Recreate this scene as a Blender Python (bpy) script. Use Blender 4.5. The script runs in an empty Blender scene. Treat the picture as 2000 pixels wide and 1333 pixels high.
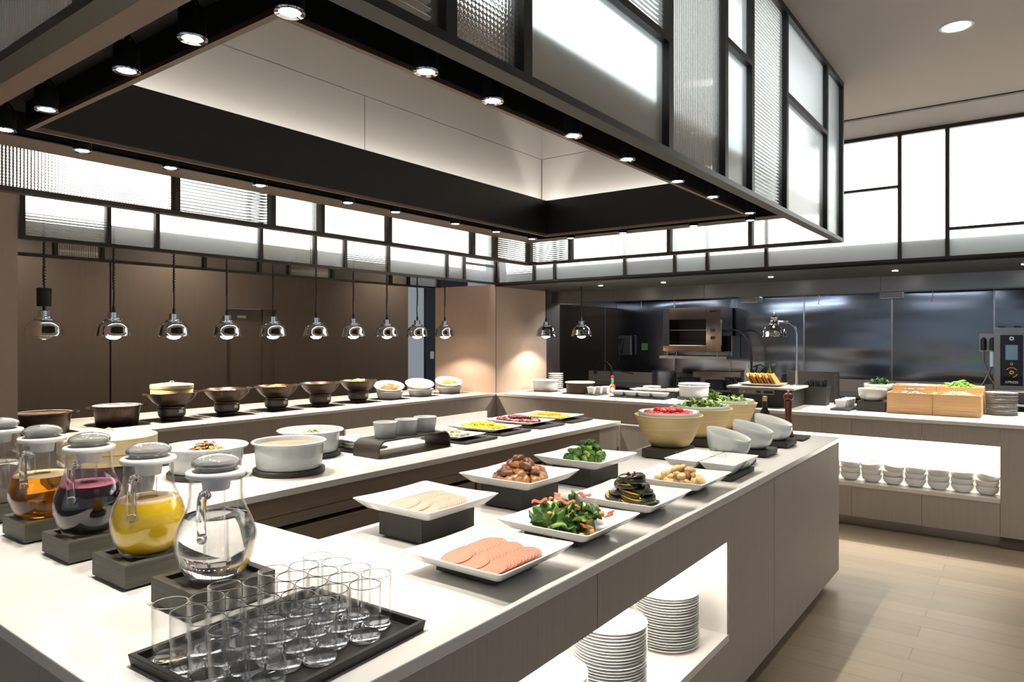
import bpy, bmesh, math, random
from mathutils import Vector, Matrix, noise
SC = bpy.context.scene
COL = SC.collection
R = math.radians
PI = math.pi
random.seed(7)

# ---------------------------------------------------------------- camera, world, exposure
cam_d = bpy.data.cameras.new('camera'); cam = bpy.data.objects.new('camera', cam_d); COL.objects.link(cam)
cam_d.sensor_width = 36; cam_d.lens = 36 * 1360.5 / 2000
cam_d.shift_y = -7.8 / 2000
cam_d.clip_start = .02; cam_d.clip_end = 100
cam.location = (0, 0, 1.56); cam.rotation_euler = (R(90), 0, R(36.77 - 90))
SC.camera = cam
SC.view_settings.view_transform = 'Standard'; SC.view_settings.look = 'None'
SC.view_settings.exposure = 0; SC.view_settings.gamma = 1; SC.view_settings.use_curve_mapping = False
w = bpy.data.worlds.new('world'); SC.world = w; w.use_nodes = True
w.node_tree.nodes['Background'].inputs[0].default_value = (.80, .90, 1.0, 1)
w.node_tree.nodes['Background'].inputs[1].default_value = .30
try:
    SC.cycles.max_bounces = 16; SC.cycles.transmission_bounces = 16; SC.cycles.transparent_max_bounces = 24
    SC.cycles.diffuse_bounces = 5; SC.cycles.glossy_bounces = 6
    SC.cycles.sample_clamp_indirect = 6
    SC.cycles.caustics_reflective = False; SC.cycles.caustics_refractive = False
    SC.cycles.blur_glossy = 1.0
    SC.cycles.use_denoising = True
except Exception: pass

SPOT_W = 46; PEND_W = 48; SPOT_C = (1, .93, .82); PEND_C = (1, .84, .66)
def lamp(name, kind, loc, energy, color=(1, 1, 1), parent=None, rot=(0, 0, 0), **kw):
    d = bpy.data.lights.new(name, kind); d.energy = energy; d.color = color
    for k, v in kw.items(): setattr(d, k, v)
    o = bpy.data.objects.new(name, d); COL.objects.link(o); o.location = loc; o.rotation_euler = rot
    if parent: o.parent = parent
    return o
# fluorescent tubes under the kitchen hood: cool light on the steel
for yy in (0.9, 2.6, 4.3):
    lamp('hood_lamp', 'AREA', (8.0, yy, 2.12), 16, (.78, .88, 1), shape='RECTANGLE', size=.3, size_y=1.0)
# added cool fill in place of unseen dining room windows (behind the camera and to its right)
lamp('dining_room_fill_light', 'AREA', (3.6, -4.2, 1.7), 9, (.72, .85, 1), rot=(R(90), 0, 0), shape='RECTANGLE', size=5, size_y=2.2)
lamp('dining_room_fill_light', 'AREA', (-3.2, 1.5, 1.8), 8, (.72, .85, 1), rot=(R(90), 0, R(-90)), shape='RECTANGLE', size=4, size_y=2.2)

# ---------------------------------------------------------------- materials
def lin(c):
    return tuple((x / 255 / 12.92 if x / 255 <= .04045 else ((x / 255 + .055) / 1.055) ** 2.4) for x in c)
MATS = {}
def mat(name, rgb, rough=.5, metal=0, trans=0, ior=1.45, coat=0, emit=0, emit_rgb=None, alpha=1, sss=0, spec=None,
        var=0, vscale=(4, 4, 4), bump=0, bscale=None, wave=None, aniso=0, detail=4):
    m = bpy.data.materials.new(name); m.use_nodes = True; nt = m.node_tree; N = nt.nodes; L = nt.links
    b = N['Principled BSDF']; c = lin(rgb) + (1,)
    b.inputs['Base Color'].default_value = c; b.inputs['Roughness'].default_value = rough
    b.inputs['Metallic'].default_value = metal; b.inputs['Transmission Weight'].default_value = trans
    b.inputs['IOR'].default_value = ior; b.inputs['Coat Weight'].default_value = coat
    b.inputs['Alpha'].default_value = alpha
    if aniso: b.inputs['Anisotropic'].default_value = aniso
    if sss:
        b.inputs['Subsurface Weight'].default_value = sss; b.inputs['Subsurface Radius'].default_value = (.01, .006, .004)
    if spec is not None: b.inputs['Specular IOR Level'].default_value = spec
    if emit:
        b.inputs['Emission Color'].default_value = (lin(emit_rgb) if emit_rgb else (1, 1, 1)) + (1,)
        b.inputs['Emission Strength'].default_value = emit
    if var or bump:
        tc = N.new('ShaderNodeTexCoord'); mp = N.new('ShaderNodeMapping'); L.new(tc.outputs['Object'], mp.inputs[0])
        mp.inputs['Scale'].default_value = vscale
        n = N.new('ShaderNodeTexNoise'); n.inputs['Scale'].default_value = 1; n.inputs['Detail'].default_value = detail
        L.new(mp.outputs[0], n.inputs[0])
        if var:
            r = N.new('ShaderNodeMapRange'); L.new(n.outputs[0], r.inputs[0])
            r.inputs[1].default_value = .3; r.inputs[2].default_value = .7
            r.inputs[3].default_value = 1 - var; r.inputs[4].default_value = 1 + var
            mx = N.new('ShaderNodeVectorMath'); mx.operation = 'SCALE'; mx.inputs[0].default_value = c[:3]
            L.new(r.outputs[0], mx.inputs['Scale']); L.new(mx.outputs[0], b.inputs['Base Color'])
        if bump:
            src = n.outputs[0]
            if bscale:
                m2 = N.new('ShaderNodeMapping'); L.new(tc.outputs['Object'], m2.inputs[0]); m2.inputs['Scale'].default_value = bscale
                n2 = N.new('ShaderNodeTexNoise'); n2.inputs['Scale'].default_value = 1; n2.inputs['Detail'].default_value = detail; L.new(m2.outputs[0], n2.inputs[0]); src = n2.outputs[0]
            bu = N.new('ShaderNodeBump'); bu.inputs['Strength'].default_value = 1; bu.inputs['Distance'].default_value = bump
            L.new(src, bu.inputs['Height']); L.new(bu.outputs[0], b.inputs['Normal'])
    MATS[name] = m
    return m
M = MATS
mat('counter_white', (232, 229, 224), .22, coat=.3)
mat('greige_laminate', (172, 163, 154), .55, var=.05, vscale=(90, 90, 3), bump=.0004, bscale=(260, 260, 6))
mat('greige_pink', (190, 168, 152), .55, var=.03, vscale=(60, 60, 3))
mat('niche_white', (238, 234, 226), .5, bump=.0006, bscale=(90, 90, 14))
mat('joint_dark', (96, 88, 80), .7)
mat('black_metal', (24, 22, 21), .45)
mat('frame_metal', (58, 52, 48), .45, metal=.3)
mat('brown_metal', (104, 88, 76), .5)
mat('black_matte', (10, 10, 10), .55)
mat('fascia_black', (20, 19, 17), .4)
mat('ceiling_paint', (232, 225, 222), .8)
mat('ceiling_slot', (52, 46, 45), .7)
mat('coffer_panel', (166, 162, 156), .7)
mat('brown_wall', (112, 96, 82), .6, var=.04, vscale=(20, 20, 2))
mat('dark_wall', (52, 46, 42), .6)
mat('blue_wall', (46, 54, 68), .5)
mat('steel', (150, 150, 150), .3, metal=1, var=.05, vscale=(3, 3, 160))
mat('steel_brown', (150, 136, 122), .45, metal=.55, var=.06, vscale=(3, 3, 120))
mat('oven_steel', (150, 132, 118), .14, metal=1)
mat('toe_steel', (150, 146, 140), .3, metal=1)
mat('chrome', (226, 226, 228), .04, metal=1)
mat('oak_riser', (72, 69, 60), .55, var=.3, vscale=(6, 6, 240), bump=.0006, bscale=(8, 8, 260))
mat('black_riser', (38, 36, 33), .5, var=.25, vscale=(8, 8, 220), bump=.0004, bscale=(8, 8, 240))
mat('bridge_wood', (50, 43, 37), .4, var=.2, vscale=(60, 4, 60))
mat('porcelain', (240, 240, 238), .12, coat=.4)
mat('porcelain_grey', (216, 222, 222), .12, coat=.4)
mat('porcelain_mid', (206, 210, 214), .12, coat=.4)
mat('glass', (255, 255, 255), 0, trans=1, ior=1.45)
def thin_glass(name, tint=(255, 255, 255), k=1.0):
    # thin walled clear glass: lets light straight through, mirrors at grazing angles
    m = bpy.data.materials.new(name); m.use_nodes = True; nt = m.node_tree; N = nt.nodes; L = nt.links; N.remove(N['Principled BSDF'])
    a = N.new('ShaderNodeBsdfTransparent'); a.inputs[0].default_value = lin(tint) + (1,); g = N.new('ShaderNodeBsdfGlossy'); g.inputs['Roughness'].default_value = 0
    f = N.new('ShaderNodeLayerWeight'); f.inputs[0].default_value = .5; p = N.new('ShaderNodeMath'); p.operation = 'POWER'; p.inputs[1].default_value = 3.2; L.new(f.outputs['Facing'], p.inputs[0])
    q = N.new('ShaderNodeMath'); q.operation = 'MULTIPLY_ADD'; q.inputs[1].default_value = .82; q.inputs[2].default_value = .035; L.new(p.outputs[0], q.inputs[0]); mx = N.new('ShaderNodeMixShader'); L.new(q.outputs[0], mx.inputs[0]); L.new(a.outputs[0], mx.inputs[1]); L.new(g.outputs[0], mx.inputs[2]); L.new(mx.outputs[0], N['Material Output'].inputs[0])
    MATS[name] = m
thin_glass('thin_glass')

def pane_mat(name, rgb, rough, ior, veil):
    # textured glass: refraction plus a share of light scattered through the sheet
    m = mat(name, rgb, rough, trans=1, ior=ior); nt = m.node_tree; N = nt.nodes; L = nt.links
    t = N.new('ShaderNodeBsdfTranslucent'); t.inputs[0].default_value = lin(rgb) + (1,); mx = N.new('ShaderNodeMixShader'); mx.inputs[0].default_value = veil
    L.new(N['Principled BSDF'].outputs[0], mx.inputs[1]); L.new(t.outputs[0], mx.inputs[2]); L.new(mx.outputs[0], N['Material Output'].inputs[0])
pane_mat('pane_ribbed', (248, 252, 250), .03, 1.35, .14); pane_mat('pane_frosted', (240, 246, 246), .22, 1.25, .26); pane_mat('pane_fine', (246, 250, 250), .12, 1.3, .22); pane_mat('pane_satin', (236, 242, 243), .3, 1.2, .3)
mat('light_core', (250, 250, 250), .6, emit=5.0, emit_rgb=(255, 252, 248))
mat('light_core_canopy', (250, 250, 250), .6, emit=2.3, emit_rgb=(250, 252, 253))
mat('box_inside', (150, 150, 152), .7)
mat('box_liner', (228, 228, 226), .8)
mat('led_strip', (255, 255, 255), .5, emit=9, emit_rgb=(255, 246, 232))
mat('cove_led', (255, 255, 255), .5, emit=46, emit_rgb=(255, 250, 244))
mat('lens_glow', (255, 255, 255), .5, emit=26, emit_rgb=(255, 246, 228))
mat('bulb_glow', (255, 255, 255), .5, emit=16, emit_rgb=(255, 236, 208))
mat('bulb_off', (255, 245, 230), .05, trans=.9)
mat('lid_glass', (250, 252, 252), .02, trans=.78, ior=1.4, coat=.5)
mat('white_plastic', (236, 236, 234), .35)
mat('funnel_plastic', (232, 226, 214), .4, trans=.3)
mat('water', (255, 255, 255), 0, trans=1, ior=1.33)
mat('apple_juice', (232, 150, 8), .02, trans=.93, ior=1.33)
mat('grape_juice', (22, 6, 14), .06, coat=.5)
mat('grape_foam', (206, 112, 140), .6, bump=.002, bscale=(260, 260, 260))
mat('orange_juice', (250, 206, 20), .25, coat=.6, sss=.2)
mat('pale_foam', (240, 214, 168), .6, bump=.001, bscale=(260, 260, 260))
mat('bamboo', (214, 190, 138), .45, var=.13, vscale=(5, 5, 150))
mat('bamboo_steamer', (226, 204, 150), .5, var=.08, vscale=(10, 10, 60))
mat('bamboo_weave', (236, 218, 168), .6, var=.1, vscale=(60, 60, 10), bump=.002, bscale=(120, 120, 30))
mat('wok_bronze', (56, 43, 36), .36, metal=.6)
mat('wok_inside', (118, 92, 76), .4, metal=.6)
mat('burner_dark', (30, 26, 24), .4)
mat('black_glass', (14, 13, 13), .08)
mat('shelf_white', (226, 222, 216), .3)
mat('soup', (172, 142, 120), .25, var=.06, vscale=(30, 30, 30))
mat('cream', (238, 226, 206), .3)
mat('noodle', (214, 150, 84), .45, var=.3, vscale=(90, 90, 90))
mat('noodle_pale', (226, 206, 150), .45, var=.2, vscale=(80, 80, 80))
mat('mushroom_dark', (40, 30, 26), .5)
mat('herb', (60, 110, 40), .5)
mat('floor_oak', (150, 136, 116), .42)
mat('wood_crate', (206, 164, 116), .5, var=.1, vscale=(4, 4, 60))
mat('label_white', (232, 232, 230), .5)
mat('display_dark', (26, 30, 34), .1)
mat('screen', (120, 140, 150), .08, metal=.4)
mat('amber', (230, 150, 60), .5, emit=.4, emit_rgb=(230, 150, 60))
# ---------------------------------------------------------------- helpers
def link(o, parent=None):
    COL.objects.link(o)
    if parent is not None: o.parent = parent
    return o
def finish(name, bm, m, parent=None, smooth=False, bev=0, loc=None, rot=None, angle=40):
    me = bpy.data.meshes.new(name); bmesh.ops.recalc_face_normals(bm, faces=bm.faces[:]); bm.to_mesh(me); bm.free()
    ms = m if isinstance(m, (list, tuple)) else [m]
    for x in ms: me.materials.append(M[x] if isinstance(x, str) else x)
    if smooth:
        for p in me.polygons: p.use_smooth = True
        try: me.set_sharp_from_angle(angle=R(angle))
        except Exception: pass
    o = bpy.data.objects.new(name, me); link(o, parent)
    if loc is not None: o.location = loc
    if rot is not None: o.rotation_euler = rot
    if bev:
        b = o.modifiers.new('edge', 'BEVEL'); b.width = bev; b.segments = 2; b.limit_method = 'ANGLE'; b.angle_limit = R(50)
    return o
def tag(o, label=None, cat=None, group=None, kind=None):
    if label: o['label'] = label
    if cat: o['category'] = cat
    if group: o['group'] = group
    if kind: o['kind'] = kind
    return o
def thing(name, label, cat, loc=(0, 0, 0), rz=0, group=None):
    o = bpy.data.objects.new(name, None); COL.objects.link(o); o.empty_display_size = .05
    o.location = loc; o.rotation_euler = (0, 0, rz)
    return tag(o, label, cat, group)
def kids(o): return [c for c in bpy.data.objects if c.parent == o]
def dup(root, loc=None, rz=None, label=None, group=None, children=None, rot=None):
    """a copy of a thing with copies of its parts and sub-parts (mesh data shared)"""
    r = root.copy(); COL.objects.link(r)
    if loc is not None: r.location = loc
    if rz is not None: r.rotation_euler = (0, 0, rz)
    if rot is not None: r.rotation_euler = rot
    if label: r['label'] = label
    if group: r['group'] = group
    def rec(src, dst):
        for ch in (children or {}).get(src.name, ()) if children is not None else src.children:
            c = ch.copy(); COL.objects.link(c); c.parent = dst; rec(ch, c)
    rec(root, r)
    return r
def B(): return bmesh.new()
def box(bm, x0, x1, y0, y1, z0, z1, mi=0):
    vs = [bm.verts.new(p) for p in ((x0, y0, z0), (x1, y0, z0), (x1, y1, z0), (x0, y1, z0), (x0, y0, z1), (x1, y0, z1), (x1, y1, z1), (x0, y1, z1))]
    for f in ((0, 3, 2, 1), (4, 5, 6, 7), (0, 1, 5, 4), (1, 2, 6, 5), (2, 3, 7, 6), (3, 0, 4, 7)):
        bm.faces.new([vs[i] for i in f]).material_index = mi
    return bm
def loft(bm, rings, cap0=True, cap1=True, closed=True, mi=0):
    R_ = [[bm.verts.new(p) for p in r] for r in rings]; n = len(R_[0])
    for a, b in zip(R_, R_[1:]):
        for i in range(n if closed else n - 1):
            j = (i + 1) % n
            bm.faces.new((a[i], a[j], b[j], b[i])).material_index = mi
    if cap0: bm.faces.new(R_[0][::-1]).material_index = mi
    if cap1: bm.faces.new(R_[-1]).material_index = mi
    return bm
def circ(r, z, n=32, cx=0, cy=0, sy=1):
    return [(cx + r * math.cos(2 * PI * i / n), cy + r * sy * math.sin(2 * PI * i / n), z) for i in range(n)]
def lathe(bm, prof, n=32, cx=0, cy=0, sy=1, cap0=True, cap1=True, mi=0):
    """profile of (r, z); r of 0 closes to a point"""
    rings = []
    for r, z in prof: rings.append(circ(max(r, 1e-4), z, n, cx, cy, sy))
    return loft(bm, rings, cap0, cap1, mi=mi)
def rect(hx, hy, z, cx=0, cy=0):
    return [(cx - hx, cy - hy, z), (cx + hx, cy - hy, z), (cx + hx, cy + hy, z), (cx - hx, cy + hy, z)]
def rrect(hx, hy, r, z, n=5, cx=0, cy=0, pinch=0, dz=0):
    """rounded rectangle ring; pinch pulls the sides in, dz lifts the corners"""
    out = []
    for k, (sx, sy) in enumerate(((1, 1), (-1, 1), (-1, -1), (1, -1))):
        for i in range(n):
            a = PI / 2 * (k + i / (n - 1))
            x = sx * (hx - r) + r * math.cos(a); y = sy * (hy - r) + r * math.sin(a)
            out.append((cx + x, cy + y, z + dz))
        nx = ((1, 1), (-1, 1), (-1, -1), (1, -1))[(k + 1) % 4]
        for t in (.25, .5, .75):
            a0 = (sx * (hx - r) + r * math.cos(PI / 2 * (k + 1)), sy * (hy - r) + r * math.sin(PI / 2 * (k + 1)))
            b0 = (nx[0] * (hx - r) + r * math.cos(PI / 2 * (k + 1)), nx[1] * (hy - r) + r * math.sin(PI / 2 * (k + 1)))
            x = a0[0] * (1 - t) + b0[0] * t; y = a0[1] * (1 - t) + b0[1] * t
            q = pinch * 4 * t * (1 - t)
            L = math.hypot(*(math.cos(PI / 2 * (k + 1)), math.sin(PI / 2 * (k + 1))))
            x -= q * math.cos(PI / 2 * (k + 1)); y -= q * math.sin(PI / 2 * (k + 1))
            out.append((cx + x, cy + y, z + dz * (1 - 4 * t * (1 - t))))
    return out
def tube(bm, pts, r, n=10, cap=True, mi=0):
    pts = [Vector(p) for p in pts]; rr = r if isinstance(r, (list, tuple)) else [r] * len(pts)
    rings = []; up = Vector((0, 0, 1)); prev = None
    for i, p in enumerate(pts):
        d = (pts[min(i + 1, len(pts) - 1)] - pts[max(i - 1, 0)]).normalized()
        if prev is None:
            u = d.cross(up)
            if u.length < 1e-3: u = d.cross(Vector((1, 0, 0)))
        else: u = prev - d * prev.dot(d)
        u.normalize(); prev = u; v = d.cross(u)
        rings.append([tuple(p + (u * math.cos(2 * PI * k / n) + v * math.sin(2 * PI * k / n)) * rr[i]) for k in range(n)])
    return loft(bm, rings, cap, cap, mi=mi)
def arc(cx, cz, r, a0, a1, n=12, y=0):
    return [(cx + r * math.cos(R(a0 + (a1 - a0) * i / n)), y, cz + r * math.sin(R(a0 + (a1 - a0) * i / n))) for i in range(n + 1)]
def blob(bm, c, s, sub=2, amp=.15, f=2.0, seed=0, mi=0, rot=None):
    """a lumpy rounded piece"""
    res = bmesh.ops.create_icosphere(bm, subdivisions=sub, radius=1)
    mt = rot if rot is not None else Matrix.Identity(3)
    for v in res['verts']:
        q = v.co.copy(); k = 1 + amp * noise.noise(q * f + Vector((seed * 3.7, seed * 1.3, seed)))
        q = Vector((q.x * s[0], q.y * s[1], q.z * s[2])) * k
        v.co = mt @ q + Vector(c)
    for fc in {f_ for v in res['verts'] for f_ in v.link_faces}: fc.material_index = mi
    return bm
def rmat(rng): return (Matrix.Rotation(rng.uniform(0, 6.28), 3, 'Z') @ Matrix.Rotation(rng.uniform(-.6, .6), 3, 'X') @ Matrix.Rotation(rng.uniform(-.6, .6), 3, 'Y'))
def one(name, bm, m, label, cat, loc=(0, 0, 0), rz=0, group=None, **kw):
    o = finish(name, bm, m, loc=loc, rot=(0, 0, rz), **kw)
    return tag(o, label, cat, group)
def struct(name, bm, m, **kw):
    o = finish(name, bm, m, **kw); o['kind'] = 'structure'; return o
ORD = ['top', 'second', 'third', 'fourth', 'fifth', 'sixth', 'seventh', 'eighth', 'ninth', 'tenth', 'eleventh', 'twelfth', 'thirteenth', 'fourteenth', 'fifteenth',
       'sixteenth', 'seventeenth', 'eighteenth', 'nineteenth', 'twentieth', 'twenty-first', 'twenty-second', 'twenty-third', 'twenty-fourth', 'twenty-fifth', 'twenty-sixth', 'twenty-seventh', 'twenty-eighth']
def nth(k, n=None):
    if k == 0: return 'topmost'
    if n is not None and k == n - 1: return 'lowest'
    return ORD[k] + ' from the top'
# ---------------------------------------------------------------- floor (oak planks along y)
def floor_material():
    m = M['floor_oak']; nt = m.node_tree; N = nt.nodes; L = nt.links; b = N['Principled BSDF']
    tc = N.new('ShaderNodeTexCoord'); mp = N.new('ShaderNodeMapping'); mp.inputs['Rotation'].default_value = (0, 0, R(90))
    L.new(tc.outputs['Object'], mp.inputs[0])
    br = N.new('ShaderNodeTexBrick'); L.new(mp.outputs[0], br.inputs[0])
    br.inputs['Scale'].default_value = 1; br.inputs['Brick Width'].default_value = 1.3; br.inputs['Row Height'].default_value = .16
    br.inputs['Mortar Size'].default_value = .0012; br.offset = .37
    br.inputs['Color1'].default_value = lin((158, 143, 122)) + (1,); br.inputs['Color2'].default_value = lin((145, 131, 112)) + (1,)
    br.inputs['Mortar'].default_value = lin((96, 84, 70)) + (1,)
    m2 = N.new('ShaderNodeMapping'); m2.inputs['Scale'].default_value = (40, 1.6, 1); L.new(tc.outputs['Object'], m2.inputs[0])
    n = N.new('ShaderNodeTexNoise'); n.inputs['Detail'].default_value = 6; L.new(m2.outputs[0], n.inputs[0]); n.inputs['Scale'].default_value = 1
    r = N.new('ShaderNodeMapRange'); r.inputs[3].default_value = .86; r.inputs[4].default_value = 1.14; L.new(n.outputs[0], r.inputs[0])
    mx = N.new('ShaderNodeVectorMath'); mx.operation = 'SCALE'; L.new(br.outputs[0], mx.inputs[0]); L.new(r.outputs[0], mx.inputs['Scale'])
    L.new(mx.outputs[0], b.inputs['Base Color'])
floor_material()
struct('floor', box(B(), -4, 10, -5, 14, -.1, 0), 'floor_oak')
# ceiling with the opening of the coffer over the island (x .70..4.67, y 1.30..3.19)
CX0, CX1, CY0, CY1 = .86, 4.67, 1.32, 3.19
bm = B(); z0, z1 = 3.18, 3.3
e = .013; box(bm, -4, 10, -5, CY0 - e, z0, z1); box(bm, -4, 10, CY1 + e, 14, z0, z1); box(bm, -4, CX0 - e, CY0 - e, CY1 + e, z0, z1); box(bm, CX1 + e, 10, CY0 - e, CY1 + e, z0, z1)
struct('ceiling', bm, 'ceiling_paint')
struct('trim_1', box(B(), 5.66, 5.70, -5, 6, 3.172, 3.19), 'ceiling_slot')
# coffer walls and lid
bm = B(); t = .012; zc = 2.52; zt = 3.9
box(bm, CX0, CX1, CY1, CY1 + t, zc, 3.0 - .002); box(bm, CX0, CX1, CY1, CY1 + t, 3.0 + .002, zt)
box(bm, CX1, CX1 + t, CY0, CY1, zc, 3.0 - .002); box(bm, CX1, CX1 + t, CY0, CY1, 3.0 + .002, zt)
box(bm, CX0, CX1, CY0 - t, CY0, zc, zt); box(bm, CX0 - t, CX0, CY0, CY1, zc, zt); box(bm, CX0, CX1, CY0, CY1, zt, zt + t)
struct('wall_coffer', bm, 'coffer_panel')
bm = B()
box(bm, CX0, CX1, CY1 + t * .5, CY1 + t + .002, 2.98, 3.02); box(bm, CX1 + t * .5, CX1 + t + .002, CY0, CY1, 2.98, 3.02)
box(bm, 2.80, 2.804, CY1 - .001, CY1, zc, 3.0); box(bm, 4.664, 4.669, CY1 - .006, CY1 - .001, zc, 3.0)
struct('trim_2', bm, 'joint_dark')
# far walls
Y = 8.0
bm = B(); box(bm, -4, 3.43, Y, Y + .1, 0, 3.18); box(bm, 3.45, 4.80, Y, Y + .1, 0, 3.18); box(bm, 4.80, 5.50, Y, Y + .1, 1.92, 3.18); box(bm, 5.50, 7.93, Y, Y + .1, 0, 3.18)
struct('wall_back', bm, 'brown_wall')
bm = B(); box(bm, 4.80, 5.33, Y + .06, Y + .1, 0, 1.915)
d = struct('door_1', bm, 'brown_wall'); finish('door_label', box(B(), 4.98, 5.10, Y + .055, Y + .06, 1.80, 1.835), 'label_white', d)
struct('trim_3', box(B(), 5.335, 5.50, Y + .04, Y + .1, 0, 1.92), 'brown_wall')
struct('trim_4', box(B(), 3.43, 3.45, Y + .03, Y + .1, 0, 3.18), 'dark_wall')
bm = B(); box(bm, 7.93, 9.4, Y + 2, Y + 2.1, 0, 3.18); box(bm, 7.93, 8.0, Y + .1, Y + 2, 0, 3.18)
struct('wall_corridor', bm, 'blue_wall')
bm = B(); box(bm, 8.34, 9.4, Y, Y + .05, 0, 3.18); struct('wall_corridor_side', bm, 'blue_wall')
one('light_switch', box(B(), 8.44, 8.52, Y - .01, Y, 1.2, 1.32), 'label_white', 'pale double light switch on the blue corridor wall', 'switch')
# left pillar and the corner column
struct('wall_left', box(B(), -4, 1.58, 4.9, 5.9, 0, 3.18), 'greige_pink')
bm = B(); box(bm, 6.25, 7.28, 4.9, 5.84, .92, 2.16); struct('wall_corner', bm, 'greige_pink')
struct('wall_kitchen_end', box(B(), 7.28, 7.62, 4.92, 5.84, 0, 2.16), 'dark_wall')
struct('trim_5', box(B(), 6.246, 6.252, 4.896, 4.902, .92, 2.16), 'joint_dark')
# ---------------------------------------------------------------- framed glass light boxes
PT = .008
def pane(parent, plane, fixed, a0, a1, z0, z1, style, name='glass_pane'):
    """one pane of textured glass. plane 'y': lies in y = fixed and spans a0..a1 in x; plane 'x': in x = fixed, spans a0..a1 in y"""
    bm = B()
    def P3(a, dpt, z): return (a, fixed + dpt, z) if plane == 'y' else (fixed + dpt, a, z)
    m = 'pane_frosted'
    if style in ('v', 'h'):
        pitch = .016; L = (a1 - a0) if style == 'v' else (z1 - z0); nr = max(4, int(L / pitch)); seg = 6; n = nr * seg
        fr = []; bk = []
        for i in range(n + 1):
            t = i / n; d = .0035 * abs(math.sin(PI * nr * t)) ** .8
            if style == 'v':
                a = a0 + t * L; fr.append((P3(a, -d, z0), P3(a, -d, z1))); bk.append((P3(a, PT, z0), P3(a, PT, z1)))
            else:
                z = z0 + t * L; fr.append((P3(a0, -d, z), P3(a1, -d, z))); bk.append((P3(a0, PT, z), P3(a1, PT, z)))
        F = [[bm.verts.new(q) for q in p] for p in fr]; K = [[bm.verts.new(q) for q in p] for p in bk]
        for S in (F, K):
            for p, q in zip(S, S[1:]): bm.faces.new((p[0], p[1], q[1], q[0]))
        for s in (0, 1):
            for i in range(n): bm.faces.new((F[i][s], F[i + 1][s], K[i + 1][s], K[i][s]))
        for i in (0, n): bm.faces.new((F[i][0], F[i][1], K[i][1], K[i][0]))
        return finish(name, bm, 'pane_ribbed', parent, smooth=True, angle=50)
    if style == 'g':
        pitch = .013; na = max(3, int((a1 - a0) / pitch)) * 4; nz = max(3, int((z1 - z0) / pitch)) * 4
        G = [[bm.verts.new(P3(a0 + (a1 - a0) * i / na, -.004 * abs(math.sin(PI * i / 4)) * abs(math.sin(PI * j / 4)), z0 + (z1 - z0) * j / nz)) for j in range(nz + 1)] for i in range(na + 1)]
        for i in range(na):
            for j in range(nz): bm.faces.new((G[i][j], G[i + 1][j], G[i + 1][j + 1], G[i][j + 1]))
        Q = [[bm.verts.new(P3(a0 + (a1 - a0) * i / na, PT, z0 + (z1 - z0) * j / nz)) for j in range(nz + 1)] for i in range(na + 1)]
        for i in range(na):
            for j in range(nz): bm.faces.new((Q[i][j], Q[i + 1][j], Q[i + 1][j + 1], Q[i][j + 1]))
            for j in (0, nz): bm.faces.new((G[i][j], G[i + 1][j], Q[i + 1][j], Q[i][j]))
        for j in range(nz):
            for i in (0, na): bm.faces.new((G[i][j], G[i][j + 1], Q[i][j + 1], Q[i][j]))
        return finish(name, bm, 'pane_ribbed', parent, smooth=True)
    m = {'f': 'pane_frosted', 'n': 'pane_fine', 's': 'pane_satin'}[style]
    if plane == 'y': box(bm, a0, a1, fixed, fixed + PT, z0, z1)
    else: box(bm, fixed, fixed + PT, a0, a1, z0, z1)
    return finish(name, bm, m, parent)
def glazing(parent, plane, fixed, cells, zlo, zhi, fw=.027, depth=.05, mat_='frame_metal', side=1, a_start=None, a_end=None, bot=.022):
    """cells: list of (a0, a1, [z breaks], [styles bottom to top]) between mullion centres; builds bars as ONE frame part and a pane per field"""
    bm = B(); h = fw / 2
    lo = min(c[0] for c in cells); hi = max(c[1] for c in cells)
    def bar(a0, a1, z0, z1):
        d0, d1 = fixed - depth * .45, fixed + depth * .55
        if plane == 'y': box(bm, a0, a1, d0, d1, z0, z1)
        else: box(bm, d0, d1, a0, a1, z0, z1)
    bar(lo - h, hi + h, zlo, zlo + bot); bar(lo - h, hi + h, zhi - .03, zhi)
    edges = sorted({c[0] for c in cells} | {c[1] for c in cells})
    for a in edges: bar(a - h, a + h, zlo + bot, zhi - .03)
    for a0, a1, br, st in cells:
        zs = [zlo + bot] + list(br) + [zhi - .03]
        for zb in br: bar(a0 + h, a1 - h, zb - h * .75, zb + h * .75)
        for k, s in enumerate(st):
            pane(parent, plane, fixed, a0 + h - .004, a1 - h + .004, zs[k] + (h * .75 if k else 0) - .004, zs[k + 1] - (h * .75 if k < len(br) else 0) + .004, s)
    finish('frame', bm, mat_, parent)

# --- canopy over the island
can = thing('lit_glass_canopy', 'large black framed lit glass canopy hanging over the white island buffet', 'canopy')
ZB, ZT, ZS = 2.165, 3.18, 2.35
X0, X1, Y0, Y1 = .575, 4.818, .985, 3.42
glazing(can, 'y', Y0, [(X0 + .01, 1.08, [], ['h']), (1.08, 1.353, [], ['g']), (1.353, 2.174, [2.55], ['f', 'h']), (2.174, 2.70, [], ['v']), (2.70, 3.025, [2.735], ['f', 'n']),
                       (3.025, 3.55, [], ['h']), (3.55, 4.387, [2.755], ['n', 'f']), (4.387, X1 - .01, [], ['f'])], ZB, ZT, fw=.034, mat_='black_metal')
glazing(can, 'x', X0, [(Y0 + .01, 1.43, [], ['v']), (1.43, 2.6, [], ['v']), (2.6, Y1 - .01, [], ['v'])], ZB, ZT, mat_='black_metal')
glazing(can, 'y', Y1, [(X0 + .01, 1.776, [], ['g']), (1.776, 2.323, [], ['h']), (2.323, 2.66, [], ['n']), (2.66, 3.207, [], ['f']), (3.207, 4.07, [], ['f']), (4.07, 4.348, [], ['n']), (4.348, X1 - .01, [], ['h'])], ZB, ZT)
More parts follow.
